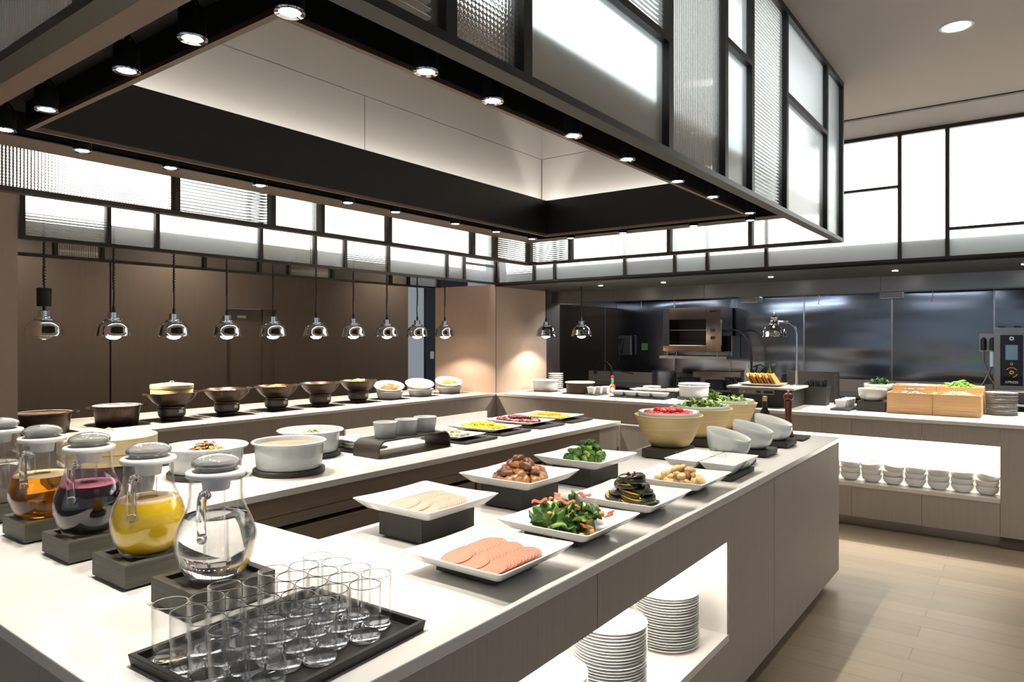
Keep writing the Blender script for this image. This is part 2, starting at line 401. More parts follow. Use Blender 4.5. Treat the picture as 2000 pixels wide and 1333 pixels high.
glazing(can, 'x', X1, [(Y0 + .01, 1.55, [], ['n']), (1.55, 2.147, [], ['f']), (2.147, 3.004, [], ['f']), (3.004, Y1 - .01, [], ['h'])], ZB, ZT)
def ring(bm, a, b, z0, z1):
    """rectangular ring between outer a = (x0,x1,y0,y1) and inner b"""
    box(bm, a[0], a[1], a[2], b[2], z0, z1); box(bm, a[0], a[1], b[3], a[3], z0, z1)
    box(bm, a[0], b[0], b[2], b[3], z0, z1); box(bm, b[1], a[1], b[2], b[3], z0, z1)
OUT = (X0 + .065, X1 - .03, Y0 + .065, Y1 - .03); CH0 = (.858, 4.656, 1.30, 3.20); CH1 = (1.010, 4.535, 1.468, 3.055); LIP = (1.030, 4.520, 1.488, 3.040)
bm = B(); ring(bm, OUT, CH0, ZS, ZS + .012); finish('soffit', bm, 'brown_metal', can)
bm = B(); ring(bm, CH0, CH1, ZS + .10, ZS + .11); ring(bm, (CH0[0] - .006, CH0[1] + .006, CH0[2] - .006, CH0[3] + .006), CH0, ZS + .004, ZS + .11); ring(bm, CH1, (CH1[0] + .006, CH1[1] - .006, CH1[2] + .006, CH1[3] - .006), ZS + .012, ZS + .11)
finish('lighting_channel', bm, 'black_matte', can)
bm = B(); ring(bm, CH1, LIP, ZS - .004, ZS + .012); finish('lip', bm, 'brown_metal', can)
bm = B(); ring(bm, (LIP[0] - .012, LIP[1] + .012, LIP[2] - .012, LIP[3] + .012), LIP, ZS + .012, 2.625); finish('fascia', bm, 'fascia_black', can)
bm = B(); ring(bm, (CX0 + .02, CX1 - .02, CY0 + .02, CY1 - .02), (LIP[0] - .014, LIP[1] + .014, LIP[2] - .014, LIP[3] + .014), 2.52, 2.53); finish('cove_ledge', bm, 'coffer_panel', can)
bm = B(); ring(bm, (LIP[0] - .085, LIP[1] + .085, LIP[2] - .085, LIP[3] + .085), (LIP[0] - .060, LIP[1] + .060, LIP[2] - .060, LIP[3] + .060), 2.531, 2.542); finish('cove_light', bm, 'cove_led', can)
bm = B(); box(bm, .80, 4.70, 1.150, 1.165, 2.40, 3.16); finish('diffuser', bm, 'light_core_canopy', can)
bm = B(); ring(bm, (X0 + .067, X1 - .032, Y0 + .067, Y1 - .032), (.845, 4.668, 1.29, 3.21), 2.368, 2.372); finish('liner', bm, 'box_liner', can)
bm = B(); box(bm, X0 + .25, X0 + .27, 1.1, 3.3, 2.373, 3.16); finish('back_panel', bm, 'box_inside', can)

# --- band of glass over the wok counter and over the kitchen pass
wb = thing('lit_glass_band', 'lit glass band with dark mullions above the row of woks', 'light box')
ZB2 = 2.155; WY = 4.9; KX = 6.25
xs = [1.60, 2.09, 2.41, 3.225, 3.745, 4.07, 4.59, 5.415, 5.69, KX - .02]
st = ['h', 'n', 'f', 'v', 'n', 'h', 'f', 'n', 'n']
cells = [(xs[i], xs[i + 1], [2.36] if i == 8 else [], [st[i]] + (['n'] if i == 8 else [])) for i in range(9)]
glazing(wb, 'y', WY, cells, ZB2, ZT)
xb = [1.62, 2.18, 2.515, 3.38, 3.94, 4.27, 4.81, 5.66, 5.95, 6.48]
sb = ['n', 'v', 's', 'h', 'g', 'v', 's', 'n', 'v']
glazing(wb, 'y', 6.0, [(xb[i], xb[i + 1], [], [sb[i]]) for i in range(9)], 2.165, ZT, mat_='black_metal')
bm = B(); box(bm, 1.6, KX, WY + .16, 5.96, 2.335, 2.345); finish('soffit', bm, 'box_inside', wb)
bm = B(); box(bm, 1.6, KX, WY + .16, 5.96, 2.3455, 2.349); finish('liner', bm, 'box_liner', wb)
bm = B(); box(bm, 1.62, 6.22, WY + .13, WY + .15, 2.325, 3.16); finish('diffuser', bm, 'light_core', wb)
kb = thing('lit_glass_band', 'lit glass band with dark mullions above the kitchen pass counter', 'light box')
ys = [4.875, 4.365, 4.095, 3.26, 2.73, 2.41, 1.875, .84, .52, -.75, -1.4]
ks = [['h'], ['n'], ['f'], ['v'], ['f'], ['v'], ['n', 'f'], ['v', ], ['s', 'n'], ['f']]
kbr = {6: [2.75], 8: [2.385]}
glazing(kb, 'x', KX, [(ys[i + 1], ys[i], kbr.get(i, []), ks[i]) for i in range(10)], ZB2, ZT)
bm = B(); box(bm, KX + .14, KX + .16, -1.4, 4.86, 2.335, 3.16); finish('diffuser', bm, 'light_core', kb)
bm = B(); box(bm, KX - .01, 7.42, -1.4, 4.9, 2.135, 2.152); finish('soffit', bm, 'black_matte', kb)
bm = B(); box(bm, KX + .04, KX + .5, -1.4, 4.86, 2.1525, 2.156); box(bm, KX + .145, KX + .16, -1.4, 4.86, 2.158, 2.333); finish('liner', bm, 'box_liner', kb)
bm = B(); box(bm, 7.38, 7.42, -1.4, 4.9, 2.152, 3.18); box(bm, KX + .5, KX + .52, -1.4, 4.9, 2.152, 3.18); finish('back_panel', bm, 'box_inside', kb)

# --- recessed spotlights in the canopy channel
def spot_proto():
    t = thing('spotlight', 'x', 'spotlight', (0, 0, 0), 0, 'spotlights in the canopy channel')
    bm = B(); lathe(bm, [(.030, .0), (.034, .0), (.034, .075), (.030, .078)], 20, cap0=False); finish('housing', bm, 'black_matte', t, smooth=True)
    bm = B(); lathe(bm, [(.0255, -.001), (.036, -.003), (.037, .001), (.033, .004), (.026, .004)], 24, cap0=False, cap1=False); finish('trim_ring', bm, 'chrome', t, smooth=True)
    bm = B(); lathe(bm, [(.0, .0005), (.026, .0005), (.026, .003), (0, .003)], 20); finish('lens', bm, 'lens_glow', t)
    bm = B(); tube(bm, [(0, 0, .07), (0, 0, .12)], .006, 8); tube(bm, [(.037, 0, .05), (.037, 0, .07), (0, 0, .112)], .003, 6); finish('bracket', bm, 'black_metal', t)
    lamp('spot_beam', 'SPOT', (0, 0, -.012), SPOT_W, SPOT_C, t, spot_size=R(84), spot_blend=1, shadow_soft_size=.013)
    return t
sp = spot_proto()
spots = []
SR = [.52, 1.0, 1.46, 1.77, 2.26, 2.70, 3.23, 3.70, 4.32]
spots = [(x, y, 'in the plate side channel of the canopy, ' + s) for (x, y), s in zip([(x, 1.40) for x in SR[1:]], ['at the near corner of the opening', 'second from the near corner', 'third from the near corner', 'fourth from the near corner', 'fifth from the near corner', 'sixth from the near corner', 'dim, seventh from the near corner', 'at the far corner'])]
spots += [(.94, y, 'in the canopy channel above the carafes, ' + s) for y, s in ((1.725, 'next to the corner spotlight'), (2.085, 'second from the corner spotlight'), (2.657, 'third from the corner spotlight'), (3.039, 'at the frame edge'))]
spots += [(x, 3.125, 'in the canopy channel above the pots, ' + s) for x, s in ((1.235, 'first after the carafes'), (1.60, 'dim, second after the carafes'), (2.057, 'third after the carafes'), (2.62, 'fourth after the carafes'), (2.99, 'fifth after the carafes'), (3.54, 'sixth after the carafes'), (3.99, 'seventh after the carafes'), (4.44, 'dim one by the far corner'))]
spots += [(4.595, y, 'in the far channel of the canopy, ' + s) for y, s in ((2.866, 'closest to the column'), (2.415, 'second from the column'), (1.872, 'third from the column'), (1.483, 'closest to the steel kitchen'))]
for i, (x, y, s) in enumerate(spots):
    lab = 'spotlight ' + s
    if i == 0: sp.location = (x, y, 2.325); sp['label'] = lab; o = sp
    else: o = dup(sp, (x, y, 2.325), 0, lab)
    if y == 3.125:   # the channel over the pots is set brighter
        for c in o.children:
            if c.type == 'LIGHT': c.data = c.data.copy(); c.data.energy *= 2.1
for k, (yy, lb) in enumerate(((3.85, 'nearest the pink column'), (3.1, 'over the square dishes'), (2.0, 'over the waffles'), (.95, 'over the wooden crates'), (.05, 'over the stack of plates'))):
    t = thing('soffit_downlight', 'small downlight in the black soffit of the kitchen pass, ' + lb, 'downlight', (6.80, yy, 2.130))
    bm = B(); lathe(bm, [(.0, 0), (.022, 0), (.022, .004), (0, .004)], 18); finish('lens', bm, 'lens_glow', t)
    lamp('downlight_beam', 'SPOT', (0, 0, -.012), 170, SPOT_C, t, spot_size=R(95), spot_blend=.7, shadow_soft_size=.03)
# downlights washing the far brown wall
for xx, lb in ((4.15, 'downlight over the brown wall beside the service door'), (7.45, 'downlight over the brown wall beside the blue corridor'), (2.2, 'downlight over the brown wall behind the pillar')):
    t = thing('ceiling_downlight', 'recessed ' + lb, 'downlight', (xx, 7.55, 3.176))
    bm = B(); lathe(bm, [(.0, 0), (.05, 0), (.05, .003), (0, .003)], 24); finish('lens', bm, 'lens_glow', t)
    lamp('downlight_beam', 'SPOT', (0, 0, -.02), 90, SPOT_C, t, spot_size=R(120), spot_blend=.8, shadow_soft_size=.06)
for xx, yy, lb in ((5.7, -1.2, 'near the kitchen side'), (4.28, -1.5, 'in line with the visible one')):  # unseen downlights added to brighten the floor and ceiling
    t = thing('ceiling_downlight', 'added fill downlight over the dining side walkway, ' + lb, 'downlight', (xx, yy, 3.176))
    bm = B(); lathe(bm, [(.0, 0), (.05, 0), (.05, .003), (0, .003)], 24); finish('lens', bm, 'lens_glow', t)
    lamp('downlight_beam', 'SPOT', (0, 0, -.02), 70, SPOT_C, t, spot_size=R(100), spot_blend=.6, shadow_soft_size=.06)
# ceiling downlight
t = thing('ceiling_downlight', 'round recessed downlight glowing alone in the plain ceiling', 'downlight', (4.283, .317, 3.176))
bm = B(); lathe(bm, [(.0, 0), (.065, 0), (.065, .003), (0, .003)], 28); finish('lens', bm, 'lens_glow', t)
bm = B(); lathe(bm, [(.065, -.003), (.078, -.002), (.078, .003), (.065, .003)], 28, cap0=False, cap1=False); finish('trim_ring', bm, 'white_plastic', t)
lamp('downlight_beam', 'SPOT', (0, 0, -.02), 60, SPOT_C, t, spot_size=R(110), spot_blend=.6, shadow_soft_size=.07)
# ---------------------------------------------------------------- island: U-shaped worktop and its base units
H = .92
def poly_slab(bm, pts, z0, z1):
    a = [bm.verts.new((x, y, z0)) for x, y in pts]; b = [bm.verts.new((x, y, z1)) for x, y in pts]; n = len(pts)
    bm.faces.new(a[::-1]); bm.faces.new(b)
    for i in range(n): bm.faces.new((a[i], a[(i + 1) % n], b[(i + 1) % n], b[i]))
    return bm
one('island_worktop', poly_slab(B(), [(.56, .985), (4.818, .985), (4.818, 1.81), (1.40, 1.81), (1.40, 2.51), (4.745, 2.51), (4.745, 3.44), (.56, 3.44)], H - .03, H),
    'counter_white', 'glossy white U-shaped stone worktop of the island buffet', 'worktop', bev=.003)
t = thing('island_cabinet', 'greige laminate base of the front island arm with a lit plate niche', 'cabinet', (0, 0, 0))
yf, yb = .99, 1.80; NX0, NX1, NZ0, NZ1, ND = .80, 2.80, .35, .73, 1.42
bm = B()
box(bm, NX1, 4.81, yf, yb, .075, H - .031); box(bm, .57, NX0, yf, yb, .075, H - .031)
box(bm, NX0, NX1, yf, yf + .02, NZ1, H - .031); box(bm, NX0, NX1, yf, yf + .02, .075, NZ0 - .031)
box(bm, NX0, NX1, ND + .02, yb, .075, H - .031)
finish('carcass', bm, 'greige_laminate', t)
bm = B(); box(bm, NX0, NX1, ND, ND + .02, NZ0, NZ1 + .1); box(bm, NX1 - .012, NX1 - .001, yf + .004, ND, NZ0, NZ1); box(bm, NX0, NX0 + .012, yf + .02, ND, NZ0, NZ1); finish('niche_lining', bm, 'niche_white', t)
finish('niche_top', box(B(), NX0, NX1, yf + .02, ND, NZ1 + .03, NZ1 + .045), 'niche_white', t)
finish('niche_shelf', box(B(), NX0, NX1, yf, ND, NZ0 - .03, NZ0), 'shelf_white', t)
finish('niche_light', box(B(), NX0 + .03, NX1 - .03, yf + .05, yf + .08, NZ1 + .018, NZ1 + .029), 'led_strip', t)
lamp('niche_glow', 'AREA', (1.8, 1.12, NZ1 + .012), 8, (1, .95, .88), t, shape='RECTANGLE', size=1.9, size_y=.14)
finish('toe_kick', box(B(), .66, 4.72, 1.07, 1.72, 0, .075), 'black_metal', t)
bm = B()
for x in (3.42, 1.73): box(bm, x - .001, x + .001, yf - .0006, yf + .001, .075, H - .031) if x > NX1 else box(bm, x - .001, x + .001, yf - .0006, yf + .001, NZ1, H - .031)
finish('panel_joint', bm, 'joint_dark', t)
t = thing('island_end_cabinet', 'dark panelled end base under the carafe side of the island', 'cabinet', (0, 0, 0))
finish('carcass', box(B(), .575, 1.385, 1.802, 3.43, .075, H - .031), 'greige_laminate', t)
finish('toe_kick', box(B(), .68, 1.3, 1.83, 3.35, 0, .075), 'black_metal', t)
# steel base of the middle arm
t = thing('steel_drawer_run', 'brushed steel cabinet run facing the island well under the pots', 'cabinet', (0, 0, 0))
ys_ = 2.525
finish('apron', box(B(), 1.40, 4.44, ys_, ys_ + .02, .812, H - .031), 'steel_brown', t)
finish('apron', box(B(), 1.40, 4.44, ys_, ys_ + .02, .765, .809), 'steel_brown', t)
finish('carcass', box(B(), 1.39, 4.44, ys_ + .1, 3.42, .075, H - .031), 'black_metal', t)
for k in range(4):
    x0 = 1.66 + k * .70
    dr = finish('drawer', box(B(), x0, x0 + .68, ys_ + .01, ys_ + .09, .655, .742), 'steel_brown', t, bev=.002)
    bm = B(); tube(bm, [(x0 + .02, ys_ - .012, .625), (x0 + .66, ys_ - .012, .625)], .016, 12); box(bm, x0 + .30, x0 + .325, ys_ - .02, ys_ + .04, .60, .65); finish('handle', bm, 'steel', dr, smooth=True)
bm = B(); box(bm, 1.50, 1.58, ys_ + .0, ys_ + .09, .60, .74); box(bm, 1.40, 4.44, ys_ + .03, ys_ + .1, .1, .60)
finish('lower_panel', bm, 'steel_brown', t)
finish('rating_label', box(B(), 1.72, 1.80, ys_ - .002, ys_ + .008, .60, .64), 'display_dark', t)
bm = B(); box(bm, 4.442, 4.735, ys_, 3.42, .075, H - .031); finish('end_panel', bm, 'greige_laminate', t)
finish('toe_kick', box(B(), 1.5, 4.65, 2.62, 3.3, 0, .075), 'black_metal', t)
t = thing('low_gate', 'low greige gate with pale edge closing the gap between the island arms', 'gate', (4.70, 2.50, 0))
finish('gate_panel', box(B(), -.012, .012, -.68, -.012, .12, .895), 'greige_laminate', t)
bm = B(); box(bm, -.014, .014, -.68, -.0, .895, .904); box(bm, -.014, .014, -.012, -.004, .12, .895); finish('edging', bm, 'shelf_white', t)
bm = B(); tube(bm, [(0.0, -.006, .35), (0, -.006, .73)], .010, 10); tube(bm, [(-.012, .006, .35), (-.012, .006, .73)], .008, 10); finish('hinge', bm, 'steel_brown', t, smooth=True)
# white upstand along the back of the middle arm
bm = B(); box(bm, 2.866, 3.86, 3.435, 3.45, H, .979); box(bm, 3.862, 4.27, 3.435, 3.45, H, .979); one('low_upstand', bm, 'counter_white', 'low white splash upstand along the back edge of the fruit plates arm', 'upstand')

# --- wok counter
t = thing('wok_counter', 'long counter with pale top and greige front that carries the woks', 'counter', (0, 0, 0))
finish('worktop', box(B(), 1.58, KX, WY - .01, 6.0, H - .025, H), 'counter_white', t, bev=.002)
bm = B()
for i in range(8):
    x0 = 1.58 + i * .585; box(bm, x0 + .001, min(x0 + .584, KX + .02), WY, WY + .02, .09, H - .026)
finish('front_panel', bm, 'greige_laminate', t)
finish('carcass', box(B(), 1.58, KX, WY + .021, 5.98, .0, H - .026), 'joint_dark', t)
finish('back_rail', box(B(), 1.60, KX, 5.97, 6.0, H, H + .002), 'shelf_white', t)
# --- kitchen pass counter
t = thing('kitchen_pass_counter', 'long kitchen pass counter with a brightly lit bowl niche and steel plinth', 'counter', (0, 0, 0))
finish('worktop', box(B(), KX - .01, 7.36, -1.4, WY, H - .028, H), 'counter_white', t, bev=.002)
bm = B(); py = [4.9, 4.28, 3.66, 3.04, 2.42, 1.80, 1.42, 1.19, .69, .19, -.45, -1.4]
NY0, NY1, Z0, Z1 = .19, 2.42, .366, .752
for a, b in zip(py, py[1:]):
    y0, y1 = b + .0012, a - .0012
    if y1 <= NY1 and y0 >= NY0 - .01: box(bm, KX, KX + .02, y0, y1, .09, Z0 - .031); box(bm, KX, KX + .02, y0, y1, Z1, H - .029)
    else: box(bm, KX, KX + .02, y0, y1, .09, H - .029)
finish('front_panel', bm, 'greige_laminate', t)
bm = B(); box(bm, KX + .021, 7.34, NY1, 4.89, 0, H - .029); box(bm, KX + .021, 7.34, -1.4, NY0, 0, H - .029); box(bm, KX + .47, 7.34, NY0, NY1, 0, H - .029); box(bm, KX + .09, KX + .47, NY0, NY1, 0, Z0 - .031)
finish('carcass', bm, 'joint_dark', t)
bm = B(); box(bm, KX + .45, KX + .469, NY0, NY1, Z0, H - .03); box(bm, KX + .02, KX + .45, NY1 - .001, NY1 + .012, Z0, Z1); box(bm, KX + .02, KX + .45, NY0 - .012, NY0 + .001, Z0, Z1 + .1); box(bm, KX + .02, KX + .45, NY0, NY1, Z1 + .03, Z1 + .045)
finish('niche_lining', bm, 'niche_white', t)
finish('niche_shelf', box(B(), KX - .004, KX + .45, NY0, NY1, Z0 - .03, Z0), 'shelf_white', t)
finish('niche_light', box(B(), KX + .36, KX + .39, NY0 + .03, NY1 - .03, Z1 + .018, Z1 + .029), 'led_strip', t)
lamp('niche_glow', 'AREA', (KX + .30, 1.3, Z1 + .012), 14, (1, .96, .88), t, shape='RECTANGLE', size=.14, size_y=2.1)
finish('plinth', box(B(), KX + .08, KX + .09, -1.4, 4.9, 0, .09), 'toe_steel', t)
# ---------------------------------------------------------------- tableware builders
def riser(label, x0, x1, y0, y1, h, m='black_riser', name='display_riser', foot=.006, z=H, group=None, inset=None):
    cx, cy = (x0 + x1) / 2, (y0 + y1) / 2; hx, hy = (x1 - x0) / 2, (y1 - y0) / 2
    bm = B(); 
    if inset:
        loft(bm, [rect(hx, hy, foot), rect(hx, hy, h), rect(hx - inset, hy - inset, h), rect(hx - inset, hy - inset, h - .012)])
    else: box(bm, -hx, hx, -hy, hy, foot, h)
    q = .03
    for sx in (-1, 1):
        for sy in (-1, 1): box(bm, sx * (hx - .02) - .006, sx * (hx - .02) + .006, sy * (hy - .02) - .006, sy * (hy - .02) + .006, 0, foot)
    return one(name, bm, m, label, 'riser', (cx, cy, z), 0, group, bev=.0012)
def square_plate(label, cx, cy, z, s=.17, h=.04, sy=None, cat='plate', name='square_plate', group=None, rz=0, m='porcelain', base=.64, pinch=.004, lift=.003):
    sy = sy or s; bm = B(); q = base
    rings = [rrect(s * q, sy * q, .012, 0), rrect(s * .82, sy * .82, .014, h * .30), rrect(s - .002, sy - .002, .012, h - .004, pinch=pinch, dz=lift), rrect(s, sy, .013, h - .001, pinch=pinch, dz=lift),
             rrect(s - .004, sy - .004, .012, h, pinch=pinch, dz=lift), rrect(s * .86, sy * .86, .014, h * .58), rrect(s * .77, sy * .77, .014, h * .22), rrect(s * .72, sy * .72, .013, h * .15)]
    loft(bm, rings)
    return one(name, bm, m, label, cat, (cx, cy, z), rz, group, smooth=True, angle=35)
def bowl_prof(r, h, t=.004, base=.55, kind='round'):
    if kind == 'round':
        o = [(r * base * .98, 0), (r * base, .002), (r * (base + .2), h * .10), (r * .86, h * .30), (r * .96, h * .60), (r, h - .002)]
    elif kind == 'flare': o = [(r * base, 0), (r * (base + .08), h * .1), (r * (base + .2), h * .4), (r * .97, h - .004), (r, h - .002)]
    else: o = [(r * .93, 0), (r * .965, .006), (r * .985, h * .3), (r * 1.0, h - .002)]
    i = [(max(a - t, .001), max(b, t) + (t if b < t else 0)) for a, b in o[::-1]]
    i[0] = (r - t, h - .002)
    return o + [(r - t * .5, h)] + i
def round_pot(t, r, h, m='porcelain_grey', lip=.012, name='bowl', n=48):
    pr = [(r * .88, 0), (r * .91, .006), (r * .945, h * .5), (r * .955, h - .016), (r + lip, h - .010), (r + lip + .002, h - .004), (r + lip - .003, h), (r * .955, h - .003), (r * .935, h - .02), (r * .91, h * .4), (r * .86, .012)]
    bm = B(); lathe(bm, pr, n); return finish(name, bm, m, t, smooth=True, angle=60)
def disc(t, r, z, m, name, th=.004, n=36):
    bm = B(); lathe(bm, [(r, z - th), (r, z), (r * .5, z + .001)], n); return finish(name, bm, m, t, smooth=True, angle=60)
def heap(name, label, cat, cx, cy, z, r, h, m, n=60, piece='strand', seed=1, group=None, kind='stuff', th=.0022, L=.05, sy=1):
    """an uncountable tangle (noodles, sprouts): one object"""
    rng = random.Random(seed); bm = B()
    for k in range(n):
        a = rng.uniform(0, 6.28); q = r * math.sqrt(rng.random()); x, y = q * math.cos(a), q * math.sin(a) * sy
        zz = h * max(0, 1 - (q / r) ** 2) * rng.uniform(.35, 1); b = rng.uniform(0, 6.28); pts = []
        for i in range(5):
            s = (i / 4 - .5) * L; c = rng.uniform(-.25, .25) * L
            px, py_ = x + s * math.cos(b) + c * math.sin(b), y + s * math.sin(b) - c * math.cos(b)
            pts.append((px, py_, max(th, zz + rng.uniform(-.004, .006) - abs(s) * .12)))
        tube(bm, pts, th * rng.uniform(.8, 1.2), 5, mi=rng.randrange(len(m)) if isinstance(m, list) else 0)
    return tag(finish(name, bm, m, loc=(cx, cy, z), smooth=True), label, cat, group, kind)

# --- carafes on their dark oak blocks
def carafe(label, x, y, z, liquid, level, ha):
    t = thing('carafe', label, 'carafe', (x, y, z), 0)
    out = [(.050, 0), (.056, .002), (.072, .018), (.086, .045), (.0935, .078), (.0935, .105), (.086, .135), (.074, .160), (.065, .182), (.0615, .205), (.0608, .248)]
    inn = [(r - .003, zz) for r, zz in out[::-1]]; inn = inn[:-2] + [(.052, .010), (.046, .007)]
    bm = B(); lathe(bm, out + inn, 48); g = finish('glass_body', bm, 'thin_glass', t, smooth=True, angle=70)
    def rad(zz, d=.0036):
        for (r0, a), (r1, b) in zip(out, out[1:]):
            if a <= zz <= b: return r0 + (r1 - r0) * (zz - a) / (b - a) - d
        return .05
    pts = [(.044, .0078), (.0505, .0118)] + [(rad(zz), zz) for zz in [.02 + (level - .02) * i / 8 for i in range(9)]]
    bm = B(); lathe(bm, pts, 48); finish('liquid', bm, liquid, t, smooth=True, angle=60)
    if liquid in ('grape_juice', 'orange_juice', 'apple_juice'):
        bm = B(); lathe(bm, [(rad(level), level), (rad(level + .004), level + .004), (.024, level + .005), (.024, level)], 40, cap0=False, cap1=False); finish('foam', bm, 'grape_foam' if liquid == 'grape_juice' else 'pale_foam', t, smooth=True)
    # ice tube
    n = 48; ri = [circ(.0215 + .0008 * 1, zz, n) for zz in (.222, .05)]
    def star(r, zz): return [((r + .0009 * math.cos(16 * 2 * PI * i / n)) * math.cos(2 * PI * i / n), (r + .0009 * math.cos(16 * 2 * PI * i / n)) * math.sin(2 * PI * i / n), zz) for i in range(n)]
    lo = .05 if liquid == 'water' else level + .006
    bm = B(); loft(bm, [star(.021, .225), star(.021, lo), circ(.019, lo + .003, n), circ(.0185, .225, n)], cap0=False, cap1=True) if False else loft(bm, [star(.021, .225), star(.021, lo), star(.019, lo), star(.019, .225)]); finish('ice_tube', bm, 'thin_glass', t, smooth=True)
    bm = B(); lathe(bm, [(.0605, .2485), (.068, .249), (.0688, .253), (.0688, .260), (.066, .2625), (.05, .263), (.038, .2625), (.034, .240), (.031, .216), (.0285, .216), (.029, .235), (.03, .248)], 44, cap0=False, cap1=False); finish('collar', bm, 'white_plastic', t, smooth=True, angle=50)
    bm = B(); lathe(bm, [(.044, .2635), (.046, .268), (.055, .274), (.0565, .282), (.052, .290), (.036, .298), (.015, .302), (0, .3025), (0, .298), (.034, .294), (.049, .286), (.051, .280), (.042, .270), (.040, .2635)], 44, cap0=False, cap1=False)
    finish('lid', bm, 'lid_glass', t, smooth=True, angle=80)
    c, s = math.cos(ha), math.sin(ha); P_ = lambda r, zz: (r * c, r * s, zz)
    bm = B(); tube(bm, [P_(.060, .212), P_(.074, .222), P_(.090, .222), P_(.101, .208), P_(.105, .186), P_(.104, .16), P_(.101, .135), P_(.098, .118)], [.009, .010, .0105, .0105, .0105, .0105, .0105, .006], 14); finish('handle', bm, 'glass', t, smooth=True)
    bm = B(); blob(bm, P_(.099, .122), (.012, .012, .014), 2, 0); finish('handle_tip', bm, 'glass', t, smooth=True)
    return t
CAR = [(.945, 1.605, 'water', .155, 'round glass carafe of clear water standing closest to the tumblers'), (.937, 1.925, 'orange_juice', .150, 'round glass carafe filled with bright yellow orange juice'),
       (.925, 2.262, 'grape_juice', .150, 'round glass carafe of dark purple juice topped by pink foam'), (.915, 2.585, 'apple_juice', .140, 'round glass carafe of amber apple juice'),
       (.905, 2.93, 'water', .150, 'round glass carafe of water beyond the amber apple juice')]
RL = ['dark oak block under the water carafe next to the tumblers', 'dark oak block under the orange juice carafe', 'dark oak block under the purple juice carafe', 'dark oak block under the apple juice carafe', 'dark oak block under the far water carafe']
for (x, y, lq, lv, lb), rl in zip(CAR, RL):
    riser(rl, .818, 1.03, y - .105, y + .085, .065, 'oak_riser', 'carafe_block', inset=.022)
    carafe(lb, x - .016, y - .01, H + .0535, lq, lv, R(222))

# --- tumblers on their tray
TR = (.872, 1.236)
bm = B(); loft(bm, [rect(.222, .182, 0), rect(.226, .186, .022), rect(.214, .174, .022), rect(.212, .172, .005)]); one('serving_tray', bm, 'black_riser', 'black rectangular tray carrying rows of empty tumblers', 'tray', (TR[0], TR[1], H), R(2.5), bev=.0015)
def tumbler(): 
    bm = B(); lathe(bm, [(.029, 0), (.0325, .002), (.0335, .006), (.0335, .1135), (.0333, .1148), (.0327, .1153), (.0321, .1148), (.0319, .1135), (.0316, .020), (.029, .0135), (.015, .0125), (0, .0122)], 36)
    for f in bm.faces:
        z = f.calc_center_median().z
        if z > .1133 or z < .0165: f.material_index = 1
    return finish('tumbler', bm, ['thin_glass', 'glass'], smooth=True, angle=60)
cols = [(.692, [1.353, 1.284, 1.219, 1.152]), (.751, [1.323, 1.253, 1.187, 1.119]), (.809, [1.357, 1.288, 1.220, 1.151]), (.868, [1.323, 1.255, 1.188, 1.119]),
        (.927, [1.357, 1.289, 1.223, 1.155]), (.987, [1.328, 1.260, 1.192, 1.123]), (1.046, [1.358, 1.289, 1.221, 1.154])]
cn = ['first', 'second', 'third', 'fourth', 'fifth', 'sixth', 'seventh']; rn = ['beside the carafes', 'second from the carafes', 'second from the niche edge', 'at the niche edge']
g0 = None
for ci, (x, yl) in enumerate(cols):
    for ri_, y in enumerate(yl):
        if g0 is None: g0 = tumbler(); o = g0
        else: o = g0.copy(); COL.objects.link(o)
        o.location = (x, y, H + .0055)
        tag(o, 'clear empty tumbler, %s row along the tray towards the salami, %s' % (cn[ci], rn[ri_]), 'tumbler', 'tumblers on the black tray')

# --- the square plates of the front arm
ZP = .945
A4 = [(1.490, 'salami', 'white square plate of salami slices beside the tumbler tray'), (1.90, 'salad', 'white square plate under the leafy caesar salad'), (2.330, 'squash', 'white square plate under the tower of roasted squash'), (2.760, 'potato', 'white square plate under the small roasted potatoes')]
for x, k, lb in A4:
    riser('low black riser under the %s plate' % {'salami': 'salami', 'salad': 'caesar salad', 'squash': 'roasted squash', 'potato': 'roast potato'}[k], x - .095, x + .105, 1.10, 1.30, ZP - H)
    square_plate(lb, x, 1.19, ZP, .170, .040)
B3 = [(1.65, 'ham', 'raised white square plate of pale ham slices'), (2.165, 'beef', 'raised white square plate under the braised meat'), (2.66, 'broccoli', 'raised white square plate under the broccoli florets')]
for x, k, lb in B3:
    riser('tall black riser lifting the %s plate' % {'ham': 'ham', 'beef': 'braised meat', 'broccoli': 'broccoli'}[k], x - .11, x + .14, 1.495, 1.685, .08)
    square_plate(lb, x, 1.58, H + .08, .170, .042)
# four small square bowls on a low tray
bm = B(); box(bm, -.155, .155, -.15, .15, .004, .024); one('low_tray', bm, 'black_riser', 'low black tray under four small square topping bowls', 'tray', (3.19, 1.21, H), bev=.0015)
def sqbowl(label, x, y, z, s, h):
    bm = B(); loft(bm, [rrect(s * .55, s * .55, .008, 0), rrect(s * .62, s * .62, .008, .006), rrect(s - .001, s - .001, .010, h - .002), rrect(s, s, .010, h), rrect(s - .005, s - .005, .008, h - .001), rrect(s * .60, s * .60, .008, .012), rrect(s * .52, s * .52, .008, .009)])
    return one('square_bowl', bm, 'porcelain', label, 'bowl', (x, y, z), 0, 'square topping bowls', smooth=True, angle=30)
for dx, dy, s in ((-1, 1, 'at the broccoli side, holding crumbly nuts'), (1, 1, 'closest to the bamboo bowls, holding seeds'), (-1, -1, 'with a flat pale filling beside the potatoes'), (1, -1, 'beside the tilted grey bowl, with chopped nuts')):
    sqbowl('small square white bowl ' + s, 3.19 + dx * .086, 1.21 + dy * .085, H + .024, .083, .052)
